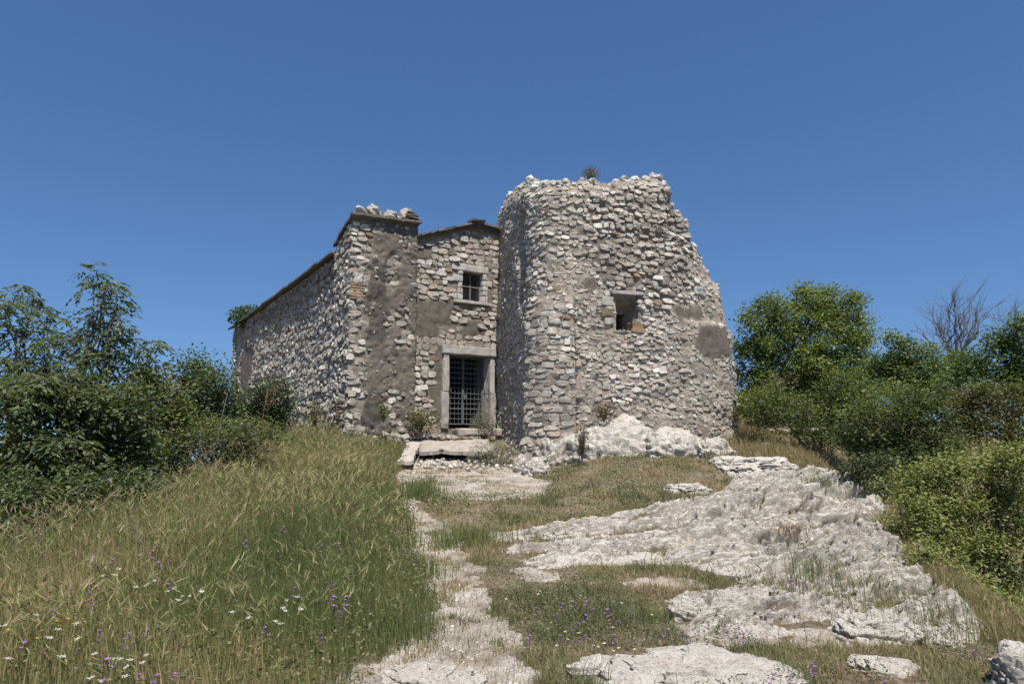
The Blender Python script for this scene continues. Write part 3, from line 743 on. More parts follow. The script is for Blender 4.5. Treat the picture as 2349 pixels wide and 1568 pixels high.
# ------------------------------------------------------------------ ground and path
path_poly=gpoly([(985,1052),(925,1075),(902,1098),(892,1150),(925,1195),(940,1250),(965,1320),(985,1390),(930,1435),(895,1490),(815,1540),(800,1640),(1300,1640),(1195,1520),(1188,1450),(1125,1400),(1105,1340),(1075,1270),(1045,1210),(965,1172),(945,1120),(1010,1098),(1150,1090),(1190,1070),(1140,1050)])
bare=[gpoly(p) for p in([(1000,1080),(1180,1075),(1260,1100),(1240,1140),(1150,1150),(1000,1140)],[(1400,1325),(1560,1330),(1640,1345),(1600,1352),(1430,1345)],[(1190,1300),(1290,1315),(1280,1340),(1190,1330)],[(1500,1415),(1620,1440),(1750,1450),(1760,1475),(1600,1475)],[(1840,1450),(2100,1460),(2060,1490),(1850,1480)])]
xs=np.concatenate([np.linspace(-420,-32,16),np.linspace(-28,-8.2,40),np.arange(-8,9,.055),np.linspace(9.4,32,44),np.linspace(36,420,16)])
ys=np.concatenate([np.linspace(-120,-8,10),np.linspace(-6,3,18),np.arange(3.2,24,.055),np.linspace(24.3,46,60),np.geomspace(48,900,24)])
GX,GY=np.meshgrid(xs,ys); GZ=T(GX,GY)
pd=poly_sd(GX.ravel(),GY.ravel(),path_poly).reshape(GX.shape)+0.7*(fbm(GX*2.6,GY*2.6,0,5,17,.6)-.5)
bd=np.full(GX.shape,-9.)
for b in bare: bd=np.maximum(bd,poly_sd(GX.ravel(),GY.ravel(),b).reshape(GX.shape))
bd=bd+.5*(fbm(GX*2.5,GY*2.5,0,4,19)-.5)
def pathness(x,y):
    d=poly_sd(x,y,path_poly)+0.7*(fbm(x*2.6,y*2.6,0,5,17,.6)-.5)
    b=np.full(np.shape(x),-9.)
    for q in bare: b=np.maximum(b,poly_sd(x,y,q))
    return np.maximum(d,b+.5*(fbm(x*2.5,y*2.5,0,4,19)-.5))
pn=np.maximum(pd,bd)
GZ=GZ-.05*sstep(0,.4,pd)+np.where(pn>0,.035*(fbm(GX*9,GY*9,0,3,23)-.5),0)
GV=np.stack([GX,GY,GZ],-1).reshape(-1,3); gf=grid_faces(len(ys),len(xs)); pf_=(pn.ravel()[gf].mean(1)>0)
def compact(V,f):
    u,inv=np.unique(f,return_inverse=True); return V[u],inv.reshape(f.shape)
v_,f_=compact(GV,gf[~pf_]); tag(mesh_obj('ground',v_,[f_],SOIL),kind='structure')
v_,f_=compact(GV,gf[pf_]); tag(mesh_obj('path',v_,[f_],GRAVEL),kind='structure')

# ------------------------------------------------------------------ rocks
def rock_patch(name,label,poly,H,hf,step=.035,group=None,edge=.5,lich=.3):
    x0,y0=poly.min(0)-.35; x1,y1=poly.max(0)+.35
    X,Y=np.meshgrid(np.arange(x0,x1,step),np.arange(y0,y1,step)); sd=poly_sd(X.ravel(),Y.ravel(),poly).reshape(X.shape)
    sd=sd+.38*(fbm(X*1.6,Y*1.6,0,4,101)-.5)
    Z=T(X,Y)*1.0; up=sstep(-.02,edge,sd)
    hh_=(up**.5)*hf(X,Y); z=Z+up*(H(X,Y))+hh_-.12*(1-sstep(-.15,.02,sd))
    V=np.stack([X+.07*hh_,Y-.72*hh_,z],-1).reshape(-1,3); f=grid_faces(*X.shape); f=f[sd.ravel()[f].max(1)>-.22]
    global OUT
    def blur(a,k):
        for ax in (0,1):
            p=np.cumsum(np.pad(a,[(k+1,k) if q==ax else (0,0) for q in (0,1)],'edge'),axis=ax); n=a.shape[ax]
            a=(np.take(p,np.arange(2*k+1,2*k+1+n),ax)-np.take(p,np.arange(0,n),ax))/(2*k+1)
        return a
    OUT=(x0,y0,step,z,blur(blur(z,int(.35/step)),int(.2/step))-z)
    v,f=compact(V,f); o=mesh_obj(name,v,[f],ROCK,None,np.full((len(v),3),lich)); tag(o,label,'rock',group); return o
def strata(X,Y):
    a=.42; u=X*math.cos(a)+Y*math.sin(a); w=-X*math.sin(a)+Y*math.cos(a); w=w+.5*(fbm(X*.7,Y*.7,0,3,111)-.5)
    q=fbm(u*.55,w*2.1,0,3,113)*7; t=np.floor(q)+sstep(.62,1.0,q-np.floor(q))
    led=t/7
    rough=fbm(X*3,Y*4,0,5,117,.6)-.5; rd=np.abs(fbm(u*2.2,w*6,0,4,119,.6)-.5)*2
    q2=fbm(u*1.5+7,w*5.5,0,3,121)*6; l2=(np.floor(q2)+sstep(.8,1,q2-np.floor(q2)))/6-.45
    pit=sstep(.58,.68,fbm(X*8,Y*8,0,3,123)); c1=np.abs(fbm(u*1.2,w*3.2,0,4,125,.55)-.5); c2=np.abs(fbm(u*3.5,w*8,0,3,127,.55)-.5)
    brk=sstep(.42,.58,fbm(X*1.1,Y*1.1,0,2,129))
    return .95*(led-.45)+.22*rough+.55*l2-.55*sstep(.030,.008,c1)*brk-.30*sstep(.035,.008,c2)*(1-.6*brk)-.12*pit
out_poly=gpoly([(1105,1203),(1160,1235),(1230,1285),(1330,1270),(1430,1278),(1520,1262),(1600,1280),(1690,1312),(1760,1305),(1840,1330),(1900,1400),(2000,1440),(2130,1400),(2250,1425),(2180,1345),(2090,1262),(2010,1185),(1945,1098),(1860,1078),(1740,1082),(1660,1110),(1640,1125),(1450,1155),(1300,1188)],.12)
out_poly=np.array([[p[0],min(p[1],15.5)] for p in out_poly])
rock_patch('rock_outcrop','broad white limestone outcrop sloping across the right side of the hilltop',out_poly,
    lambda X,Y:.04+.20*sstep(1.5,5.0,X)+.02*sstep(9,14,Y)*sstep(2,5,X),lambda X,Y:strata(X,Y)*(.36+.22*sstep(1.0,4.5,X)),.026,None,.35,.35)
FOOT=[]
def onrock(x,y):
    m=np.zeros(np.shape(x),bool)
    for a,b,w,r in FOOT: m|=((x-a)/(w*.98))**2+((y-b)/(r*.98))**2<1
    return m
shelf_poly=gpoly([(1520,1352),(1600,1340),(1690,1318),(1790,1305),(1880,1318),(1915,1352),(1990,1372),(2080,1385),(2180,1375),(2275,1420),(2250,1450),(2150,1440),(2060,1432),(1960,1415),(1880,1428),(1760,1440),(1660,1445),(1560,1425)],.1)
OUT1=OUT
rock_patch('rock_shelf','low broken limestone shelf in steps below the broad outcrop',shelf_poly,lambda X,Y:.13+.08*sstep(2,4,X),lambda X,Y:strata(X*1.2+31,Y*1.2)*.36,.024,None,.28,.7)
OUT2=OUT
def boulder(label,dx0,dx1,dyt,dyb,H,seed,group='limestone rocks in the grass',depth=None,lich=.3,rough=1.0,name='boulder',nu=150,nv=56,sink=.3,ry=None,e=.62):
    g=ground_at((dx0+dx1)/2,dyb)
    if depth: g=np.array([((dx0+dx1)/2*K-512)/700*depth*.99,depth,T(((dx0+dx1)/2*K-512)/700*depth*.99,depth)])
    w=(dx1-dx0)*K/700*g[1]/2
    ry=.6*w if ry is None else ry
    for _ in range(12):
        dm=g[1]+1.0*ry; zt=at((dx0+dx1)/2,dyt,dm)[2]; H=zt-float(T(g[0],dm))
        if H>.07: break
        ry*=.8
    H=float(np.clip(H,.06,2.6))
    FOOT.append((g[0],g[1]+ry*.9,w,ry)); u=np.arange(nu)*2*math.pi/nu; v=np.linspace(0.02,math.pi*.72,nv)
    d=np.stack([np.cos(u)[None]*np.sin(v)[:,None],np.sin(u)[None]*np.sin(v)[:,None],np.broadcast_to(np.cos(v)[:,None],(nv,nu))],-1)
    d=np.sign(d)*np.abs(d)**e; d/=np.maximum(1e-6,(np.abs(d)**2.6).sum(-1,keepdims=True)**(1/2.6))
    P=d*np.array([w*1.02,ry*1.08,H*(1+sink)]); o=np.random.default_rng(seed).uniform(0,60,3)
    sc=1.0/max(.35,w); a=P*np.array([sc,sc,sc*1.8])+o
    big_=fbm(a[...,0]*1.3,a[...,1]*1.3,a[...,2]*1.3,3,seed)-.5
    b=P*np.array([1,1,2.0])+o; q=fbm(b[...,0]*2.2,b[...,1]*2.2,b[...,2]*3,3,seed+3)*5; ter=(np.floor(q)+sstep(.6,1,q-np.floor(q)))/5-.5
    fine=fbm(b[...,0]*6,b[...,1]*6,b[...,2]*6,5,seed+5,.62)-.5; rd=np.abs(fbm(b[...,0]*4,b[...,1]*4,b[...,2]*5,4,seed+9)-.5)*2
    m=1+.55*big_+rough*(.42*ter+.38*fine-.22*sstep(.10,0,rd))*np.clip(.6/max(w,.3),.35,1.3)
    P=P*m[...,None]; P[...,2]-=H*sink
    c=np.array([g[0],g[1]+ry*.9,float(T(g[0],g[1]+ry*.9))-.02]); V=(P).reshape(-1,3)
    i=np.arange(nv-1)[:,None]*nu; j=np.arange(nu)[None]; j2=(j+1)%nu
    f=np.stack([i+j,i+nu+j,i+nu+j2,i+j2],-1).reshape(-1,4)
    ob=mesh_obj(name,V,[f,np.arange(nu)[None]],ROCK,None,np.full((len(V),3),lich)); ob.location=[float(k) for k in c]
    tag(ob,label,'rock',group); return ob
def outz(x,y,w=3):
    r=None
    for t_ in (OUT1,OUT2):
        x0,y0,st,z=t_[0],t_[1],t_[2],t_[w]
        i=np.clip(((np.asarray(y)-y0)/st).astype(int),0,z.shape[0]-1); j=np.clip(((np.asarray(x)-x0)/st).astype(int),0,z.shape[1]-1)
        q=np.where((np.asarray(y)>y0)&(np.asarray(y)<y0+st*z.shape[0])&(np.asarray(x)>x0)&(np.asarray(x)<x0+st*z.shape[1]),z[i,j],-9); r=q if r is None else np.maximum(r,q)
    return r
gB='boulders at the tower foot'
boulder('largest pale boulder built into the foot of the round tower below its window',1285,1510,955,1050,1.35,201,gB,18.3,.15,.8,ry=.9,e=.95)
boulder('rounded white boulder right of the largest one at the tower foot',1480,1620,980,1042,.95,202,gB,18.0,.1,.6,ry=.75,e=.95)
boulder('low white boulder lying at the right corner of the tower foot',1600,1705,1005,1050,.5,203,gB,17.6,.1,.6,ry=.7,e=.95)
boulder('small upright stone leaning at the left corner of the tower foot',1178,1212,1036,1072,.42,204,gB,17.9,.1,.6,ry=.3)
boulder('low flat white stone in the grass in front of the left tower corner',1198,1262,1055,1078,.18,205,gB,17.3,.1,.6,ry=.35)
boulder('grey boulder filling the gap between tower wall and largest boulder',1225,1330,985,1052,.75,206,gB,18.55,.1,.8,ry=.6,e=.95)
boulder('narrow grassy rock ledge crowning the top of the outcrop',1665,1855,1042,1100,.42,211,None,15.3,.1,.8,ry=1.0,name='rock_ledge')
boulder('small low white rock in the dry grass above the outcrop',1530,1640,1105,1130,.14,212)
boulder('long low white rock slab across the bottom of the picture, right of the path',1375,1830,1500,1600,.34,213,lich=.2,ry=.8)
boulder('rough low rock between the path and the long bottom slab',1290,1395,1498,1560,.24,214,lich=.3)
boulder('flat pale rock with orange lichen at the bottom edge beside the path',820,1105,1530,1600,.2,215,lich=1.6,ry=.5)
boulder('hump backed rock with a grey shaded face, low on the right',1940,2145,1395,1475,.42,216,lich=.25)
boulder('rough rock with reddish lichen right of the flowery green clump',1540,1640,1365,1425,.3,217,lich=1.0)
boulder('rock on the brink beside the yellow green bush, lower right',2130,2265,1372,1440,.35,220,lich=.3)
boulder('rock cut by the right edge of the picture at the bottom corner',2308,2460,1480,1590,.55,221,lich=.4)
boulder('small rock beside the tall grass tuft on the right',1890,1950,1335,1365,.16,222,lich=.2)
boulder('small pale rock left of the hump backed rock',1850,1910,1440,1470,.12,223,lich=.2)
boulder('half buried flat rock near the bottom right corner',1960,2110,1500,1545,.14,224,lich=.3)
boulder('small rock half hidden in grass left of the bottom right corner rock',2140,2220,1455,1485,.14,225,lich=.3)
boulder('shaded grey rock face under the broad tree on the right',1785,1895,978,1015,2.2,226,None,23.0,.1,.9,name='cliff_rock',ry=1.2)
boulder('small white stone on the grassy brink right of the tower',1735,1770,1012,1023,.15,227)

# paving in front of the door
m_=MB(); P=fp(gm-.05,dzb-.22,1.0); slab(m_,P,V3*1.05,F3*.22,Z3*.11,(.36,.32,.275),14,.03); tag(m_.build('doorstep',DRESS,None,True),'worn stone doorstep lying below the grass at the barred door','step')
def pave(name,label,quad,th,tint):
    """thick slab from four reference pixels given with distances"""
    c=np.array([at(*q) for q in quad]); n=22; u=np.linspace(0,1,n)
    g=(c[0]*(1-u)[None,:,None]+c[1]*u[None,:,None])*(1-u)[:,None,None]+(c[3]*(1-u)[None,:,None]+c[2]*u[None,:,None])*u[:,None,None]
    e=np.minimum.outer(np.minimum(u,1-u),np.ones(n)); e=np.minimum(e,e.T); g=g.copy()
    wob=(fbm(g[...,0]*2.5,g[...,1]*2.5,0,3,131)-.5); edge=(e<1e-6)
    g[...,1]+=np.where(edge,.9*wob,.3*wob); g[...,0]+=np.where(edge,.2*(fbm(g[...,0]*3,g[...,1]*3,5,3,133)-.5),0)
    g[...,2]+=.13*(fbm(g[...,0]*3,g[...,1]*3,0,5,135,.6)-.5)-.02*sstep(.05,0,e)
    b=g.copy(); b[...,2]-=th; N=n*n; f=grid_faces(n,n); ee=[]
    for i in range(n-1):
        for p,q in((i,i+1),((n-1)*n+i+1,(n-1)*n+i),((i+1)*n,i*n),(i*n+n-1,(i+1)*n+n-1)): ee.append((q,p,p+N,q+N))
    V=np.concatenate([g.reshape(-1,3),b.reshape(-1,3)]); tag(mesh_obj(name,V,[f,f[:,::-1]+N,np.array(ee)],DRESS,None,np.tile(tint,(len(V),1)),False),label,'paving')
pave('paving_slab','broad worn concrete landing slab with a broken front edge before the door',[(962,1033,19.9),(1140,1032,20.0),(1118,1006,21.6),(968,1008,21.4)],.10,(.35,.31,.265))
pave('paving_slab','narrow pale slab running down the left edge of the door landing',[(912,1054,18.6),(948,1053,18.6),(968,1008,21.3),(938,1010,21.1)],.10,(.40,.36,.31))
r3=np.random.default_rng(61); gp=[];gs=[]
for k in range(170):
    q=ground_at(r3.uniform(950,1180),r3.uniform(1040,1075)); gp.append(q+np.array([0,0,.01])); gs.append(r3.uniform(.02,.07))
gx,gy=r3.uniform(-2.6,3.6,16000),3.6+17*r3.random(16000)**1.5
gk=pathness(gx,gy)>.02; gx,gy=gx[gk],gy[gk]; gz=T(gx,gy)-.05
for a,b,c in zip(gx,gy,gz): gp.append((a,b,c)); gs.append(r3.uniform(.006,.02) if r3.random()<.985 else r3.uniform(.03,.05))
m_=rubble(gp,gs,62,None); tag(m_.build('gravel',STONE,None,True),kind='stuff')

# ------------------------------------------------------------------ grass
def blades(P,h,w,lean,col,mb,tipcol=None):
    n=len(P); az=rng.uniform(0,2*math.pi,n); la=np.stack([np.cos(az)*lean+rng.normal(-.05,.05,n),np.sin(az)*lean,np.zeros(n)],-1)*h[:,None]
    fa=rng.uniform(0,math.pi,n); sd=np.stack([np.cos(fa),np.sin(fa)*.6,np.zeros(n)],-1)*(w/2)[:,None]
    up=np.stack([0*h,0*h,h],-1); m=P+up*.55+la*.32; t=P+up*.97+la
    V=np.stack([P-sd,P+sd,m-sd*.8,m+sd*.8,t],1); o=(np.arange(n)*5)[:,None]
    c=np.repeat(col[:,None],5,1)
    if tipcol is not None: c[:,4]=tipcol; c[:,2:4]=(c[:,2:4]+tipcol[:,None])/2
    c[:,:2]*=1.0
    mb.add(V.reshape(-1,3),[o+np.array([[0,1,3,2]]),o+np.array([[2,3,4]])],c.reshape(-1,3)); return t,la
def ears(t,la,L,mb,col):
    n=len(t); d=la/(np.linalg.norm(la,axis=1)[:,None]+1e-6); d=d*rng.uniform(.3,1.0,(n,1))+np.array([0,0,1])*rng.uniform(.2,.9,(n,1)); d/=np.linalg.norm(d,axis=1)[:,None]
    s=np.cross(d,np.array([.2,1,.1])); s/=np.linalg.norm(s,axis=1)[:,None]; s2=np.cross(d,s); o=(np.arange(n)*4)[:,None]
    for q in(s,s2):
        V=np.stack([t-d*L[:,None]*.05,t+d*L[:,None]*.45+q*L[:,None]*.055,t+d*L[:,None],t+d*L[:,None]*.45-q*L[:,None]*.055],1); mb.add(V.reshape(-1,3),[o+np.array([[0,1,2,3]])],np.repeat(col,4,0))
    o3=(np.arange(n)*3)[:,None]
    for k in range(5):
        b=t+d*(L*rng.uniform(.2,.8,n))[:,None]; e=d+.28*rng.normal(0,1,(n,3)); V=np.stack([b-s*.0012,b+s*.0012,b+e*(L*.75)[:,None]],1); mb.add(V.reshape(-1,3),[o3+np.array([[0,1,2]])],np.repeat(col*1.15,3,0))
def pal(cols,n,jit=.22,wts=None):
    c=np.array(cols); k=rng.choice(len(c),n,p=wts); return c[k]*rng.uniform(1-jit,1+jit,(n,1))
left_edge=gpoly([(815,1600),(850,1520),(900,1478),(945,1440),(985,1400),(970,1330),(945,1255),(930,1200),(893,1150),(900,1095),(925,1062),(945,1010),(950,985)])
def lx_path(y):
    o=np.argsort(left_edge[:,1]); return np.interp(y,left_edge[o,1],left_edge[o,0])
GCOL=[(.088,.122,.042),(.135,.17,.06),(.215,.205,.095),(.36,.315,.17),(.27,.20,.125),(.06,.09,.03)]
def samp(n,y0,y1,pw=1.0):
    u=rng.random(n); a=y0**(1-pw) if pw!=1 else 0
    return y0*(y1/y0)**u if pw==1 else (a+u*(y1**(1-pw)-a))**(1/(1-pw))
N=190000; y=samp(N,3.9,21.6,.8)
xr=lx_path(y); xr=xr+.6*(fbm(y*1.6,0*y,0,3,149)-.60)+.09*rng.normal(0,1,N); xl=np.interp(y,_LY,_LX)-1.6; x=xl+(xr-xl)*rng.random(N)
m=(x>-.85*y-1)&((corner-np.array([0,0]))[1]+0*y>0)
bx=np.stack([x,y],-1)-corner; m&=~((bx@fn<.18)&(bx@ln_<.15))
dense=fbm(x*.9,y*.9,0,3,141); m&=rng.random(N)<.30+1.5*(dense-.32)+.7*(fbm(x*3,y*3,0,3,142)-.4)
x,y=x[m],y[m]; N=len(x); P=np.stack([x,y,T(x,y)-.02],-1); ed=sstep(-.25,1.0,lx_path(y)-x); nz=fbm(x*.7,y*.7,0,3,143); nz2=fbm(x*.5+9,y*.5,0,3,145)
h=.92*(.28+.46*ed*(.35+1.2*nz))*rng.uniform(.55,1.2,N)*(.75+.5*fbm(x*3,y*3,0,3,146))*np.where(y<6.2,.62+.38*sstep(4.6,6.2,y),1)
w=rng.uniform(.004,.008,N)*np.clip(y/8,.8,1.7)
dry=np.clip(-.10+1.6*(nz2-.36)+.5*(fbm(x*2.2,y*2.2,0,3,148)-.5)+.25*rng.random(N),0,1); ck=np.clip((dry*4.2+rng.normal(0,.8,N)).astype(int),0,4)
g_=np.array(GCOL); col=g_[ck]*rng.uniform(.65,1.3,(N,1)); green=(ed<.75)*(rng.random(N)<.38*(1-ed)); col=np.where(green[:,None]>0,np.array([(.105,.13,.05)])*rng.uniform(.6,1.4,(N,1)),col)
mb=MB(); t,la=blades(P,h,w,rng.uniform(.04,.24,N),col,mb,col*np.array([1.25,1.1,1.0]))
k=(rng.random(N)<.075*ed+.015)&(h>.3)
k|=(x<-2.6)&(rng.random(N)<.16)&(h>.42)
ears(t[k],la[k],rng.uniform(.07,.12,k.sum())*np.clip(y[k]/8,.95,1.4),mb,pal([(.40,.345,.19),(.29,.28,.125),(.32,.225,.15),(.21,.23,.085),(.19,.21,.07)],k.sum()))
tag(mb.build('meadow_grass',GRASS,None,False),kind='stuff')
# low herb leaves under the grass
def herb(n,xf,mask,cols,hr,sz,name):
    y=samp(n,3.8,21,.9); x=xf(y,n); m=mask(x,y); x,y=x[m],y[m]; k=len(x); z=T(x,y)+rng.uniform(*hr,k)
    c=np.stack([x,y,z],-1); mbh=MB(); leafquads(c,rng.uniform(*sz,k)*np.clip(y/8,.8,1.6),pal(cols,k,.3),mbh,.6); tag(mbh.build(name,LEAF,None,False),kind='stuff')
def leafquads(c,L,col,mb,flat=.5,asp=.55,droop=0.0,dirs=None):
    n=len(c); d=rng.normal(0,1,(n,3)) if dirs is None else dirs+rng.normal(0,.45,(n,3)); d[:,2]=d[:,2]*.5-droop; d/=np.linalg.norm(d,axis=1)[:,None]
    up=rng.normal(0,flat,(n,3))+np.array([0,0,1.]); s=np.cross(d,up); s/=np.linalg.norm(s,axis=1)[:,None]+1e-6
    L=L[:,None]; bend=np.cross(s,d)*L*rng.uniform(-.12,.12,(n,1))
    V=np.stack([c-d*L*.5,c+s*L*asp*.5+bend-d*L*.06,c+d*L*.5,c-s*L*asp*.5+bend-d*L*.06],1); o=(np.arange(n)*4)[:,None]
    mb.add(V.reshape(-1,3),[o+np.array([[0,1,2,3]])],np.repeat(col,4,0))
herb(42000,lambda y,n:np.interp(y,_LY,_LX)-1+(lx_path(y)+.1-np.interp(y,_LY,_LX)+1)*rng.random(n),lambda x,y:(rng.random(len(x))<.3+.9*fbm(x*1.2,y*1.2,0,3,147))&~(((np.stack([x,y],-1)-corner)@fn<.18)&((np.stack([x,y],-1)-corner)@ln_<.15)),[(.08,.105,.038),(.12,.145,.055),(.18,.17,.07),(.20,.15,.09)],(.04,.42),(.02,.05),'meadow_herbs')
# short turf right of the path
clump=gpoly([(1115,1352),(1200,1345),(1330,1340),(1420,1350),(1560,1390),(1640,1430),(1720,1462),(1650,1500),(1480,1492),(1330,1488),(1200,1502),(1180,1460),(1190,1420)])
lush=gpoly([(925,1120),(1010,1100),(1200,1095),(1420,1105),(1500,1150),(1380,1170),(1200,1190),(1000,1180)])
def inrock(x,y): return np.maximum(poly_sd(x,y,out_poly),poly_sd(x,y,shelf_poly))
def turf(n,y0,y1,pw):
    y=samp(n,y0,y1,pw); xl=lx_path(y)-.2; x=xl+(np.interp(y,_EY,_EX)+1.6-xl)*rng.random(n)
    tx,ty=x-cen[0],y-cen[1]; pn_=pathness(x,y); rk=inrock(x,y)
    m=(y<19.4+.0*x)|(x>7.6)|(x<.2)
    cl,lu=poly_sd(x,y,clump),poly_sd(x,y,lush); nz=fbm(x*1.7,y*1.7,0,4,151)
    dn=np.clip(2.6*(nz-.27),.06,1.2); dn=np.where(cl>0,.35+.9*fbm(x*4,y*4,0,3,152),dn); dn=np.where(pn_>0,np.where(fbm(x*2.6,y*2.6,0,4,158)+.25*(fbm(x*7,y*7,0,2,7)-.5)>.51,.8,.08),dn); dn=np.where((pn_>0)&(pn_<.12),np.maximum(dn,.45*fbm(x*5,y*5,0,2,12)),dn)
    inr=rk>.0; low=outz(x,y)-T(x,y); loc_=fbm(x*1.5,y*1.5,0,3,155); dn=np.where(inr,np.where((outz(x,y,4)>.035)&(loc_>.38),.8,np.where((outz(x,y,4)>.02)&(loc_>.5),.25,.0015)),dn); m&=(rng.random(n)<dn)&~onrock(x,y)
    x,y,cl,lu,nz,pn_=[q[m] for q in(x,y,cl,lu,nz,pn_)]; return x,y,cl,lu,nz,pn_
x,y,cl,lu,nz,pn_=turf(330000,3.7,19.3,.95); N=len(x); P=np.stack([x,y,T(x,y)-.03],-1)
ins=inrock(x,y)>-.3; P[:,2]=np.where(ins,np.maximum(P[:,2],outz(x,y)-.02),P[:,2])
h=rng.uniform(.04,.11,N)*(.7+.7*nz); h=np.where(cl>0,rng.uniform(.04,.15,N)*(.5+.5*sstep(0,.35,cl))*(.4+1.2*fbm(x*3,y*3,0,3,154)),h); h=np.where(lu>0,h*1.25,h); h=np.where(pn_>.02,h*.55,h)
tall=(rng.random(N)<.03); h=np.where(tall,h*2.4,h)
dry=.40+2.6*(fbm(x*1.3,y*1.3,0,4,153)-.47)-.32*(cl>0)-.18*(lu>0)+.25*((y>8.2)&(y<10.5))+.15*(y>13.5)
ck=np.clip((dry*4+rng.normal(0,.9,N)).astype(int),0,4); TC=np.array([(.11,.12,.048),(.155,.155,.065),(.215,.19,.09),(.29,.23,.125),(.24,.165,.10)])
col=TC[ck]*rng.uniform(.75,1.25,(N,1)); mb=MB(); blades(P,h,rng.uniform(.004,.008,N)*np.clip(y/7,.8,2.0),rng.uniform(.2,.8,N),col,mb,col*1.2)
tag(mb.build('short_turf',GRASS,None,False),kind='stuff')
def clm(x,y):
    c=poly_sd(x,y,clump); l=poly_sd(x,y,lush); q=fbm(x*2.2,y*2.2,0,3,157)
    return (((c>0)&(q>.36))|((l>0)&(q>.5)&(rng.random(len(x))<.5)&(pathness(x,y)<.1))|((q>.60)&(inrock(x,y)<-.1)&(pathness(x,y)<0)&(y<19)))&~onrock(x,y)
herb(130000,lambda y,n:lx_path(y)+(np.interp(y,_EY,_EX)+.5-lx_path(y))*rng.random(n),clm,[(.075,.10,.04),(.10,.13,.05),(.15,.16,.065)],(.0,.15),(.016,.034),'ground_cover')
# dry grass on the brink and the slope beside the tower
def brink(n):
    y=samp(n,5.2,34,.45); x=np.interp(y,_EY,_EX)+np.where(y>17,rng.uniform(-2.4,7,n),rng.uniform(-.5,.45,n)); return x,y
x,y=brink(150000); m=(inrock(x,y)<.05)&(rng.random(len(x))<.35+.8*fbm(x,y,0,3,161)); x,y=x[m],y[m]; N=len(x); P=np.stack([x,y,T(x,y)-.03],-1)
h=rng.uniform(.12,.42,N)*(.6+.7*fbm(x*1.1,y*1.1,0,2,163))*np.where(y<12,.6,1); col=pal([(.25,.20,.095),(.17,.145,.06),(.10,.11,.038),(.30,.23,.12)],N); mb=MB()
t,la=blades(P,h,rng.uniform(.004,.008,N)*np.clip(y/8,.8,1.8),rng.uniform(.1,.45,N),col,mb,col*1.2)
k=rng.random(N)<.06; ears(t[k],la[k],rng.uniform(.05,.08,k.sum())*np.clip(y[k]/8,.9,1.5),mb,pal([(.33,.26,.14),(.26,.19,.11)],k.sum())); tag(mb.build('dry_grass',GRASS,None,False),kind='stuff')

# grass tufts one can tell apart
def tuft(name,label,dx,dy,hm,rad,n,cols,cat='grass tuft',group=None,heads=.15,lift=0.0,lean=.35):
    g=ground_at(dx,dy); P=np.stack([rng.normal(0,rad,n),rng.normal(0,rad,n),np.full(n,-.04+lift)],-1); mb=MB(); c=pal(cols,n); h=rng.uniform(.45,1.05,n)*hm
    P[:,2]+=T(g[0]+P[:,0],g[1]+P[:,1])-g[2]
    t,la=blades(P,h,rng.uniform(.004,.008,n)*np.clip(g[1]/7,.8,1.8),rng.uniform(.08,lean,n),c,mb,c*1.2); k=rng.random(n)<heads
    if k.sum(): ears(t[k],la[k],rng.uniform(.05,.085,k.sum()),mb,c[k]*1.25)
    o=mb.build(name,GRASS,None,False); o.location=[float(q) for q in g]; tag(o,label,cat,group); return o
GR=[(.075,.11,.035),(.11,.14,.045),(.16,.155,.06)]; DR=[(.2,.17,.075),(.29,.23,.12),(.13,.13,.05)]
tuft('grass_tuft','tall green barley tuft growing on the outcrop in front of the yellow green bush',1975,1405,.4,.36,100,GR+DR,heads=.35,lift=.1)
tuft('grass_tuft','thin green grass tuft left of the tall barley on the outcrop',1868,1350,.4,.14,120,GR,heads=.2,lift=.1)
tuft('grass_tuft','rounded yellow green tuft in the middle of the slope beside the path',1075,1240,.32,.30,900,GR+[(.2,.19,.06)],heads=.05)
tuft('grass_tuft','grey green grass clump below the yellow flowers on the outcrop top',1885,1150,.34,.16,260,[(.14,.16,.10),(.19,.2,.13),(.1,.12,.07)],heads=.1,lift=.25)
tuft('grass_tuft','tall pale grass stems leaning over the brink at the lower right edge',2210,1480,.75,.4,200,DR+GR,heads=.35)
tuft('grass_tuft','tall green grass tuft growing at the bend of the path',960,1140,.5,.25,500,GR,heads=.1)
tuft('grass_tuft','dry brown plant in a hollow of the outcrop',1800,1255,.16,.14,260,[(.16,.085,.05),(.22,.13,.07),(.12,.1,.04)],heads=0,lift=.22,lean=.8)
tuft('grass_tuft','green grass tuft growing on the doorstep below the gate',1060,984,.30,.45,900,[(.10,.15,.035),(.14,.17,.05)],heads=.0,lift=.25)

# ------------------------------------------------------------------ trees and shrubs
DENS=12.0
def crown_clumps(blobs,per,seed):
    r=np.random.default_rng(seed); out=[];dirs=[]
    for bx,by,rx,ry,d in blobs:
        c=at(bx,by,d); sx=rx*K/700*d; sz=ry*K/700*d; sy=(sx+sz)/2; n=max(3,int(DENS*per*(sx*sz+sx*sy+sy*sz)/3))
        v=r.normal(0,1,(n,3)); v/=np.linalg.norm(v,axis=1)[:,None]; rad=r.random(n)**.38; rad*=.55+.95*vnoise(v[:,0]*2.6+seed,v[:,1]*2.6,v[:,2]*2.6,seed)
        out.append(c+v*rad[:,None]*np.array([sx,sy,sz])); dirs.append(v)
    return np.concatenate(out),np.concatenate(dirs)
def limb(mb,a,b,r0,r1,n=5,sag=.12,k=5,tint=(.10,.08,.06)):
    a,b=np.asarray(a,float),np.asarray(b,float); L=np.linalg.norm(b-a); u=np.linspace(0,1,n)[:,None]; p=a*(1-u)+b*u
    p=p+np.array([0,0,1])*(u*(1-u))*L*sag*2+ (rng.normal(0,.05,(n,3))*L)*np.sin(u*math.pi); mb.tube(p,np.linspace(r0,r1,n),k,tint)
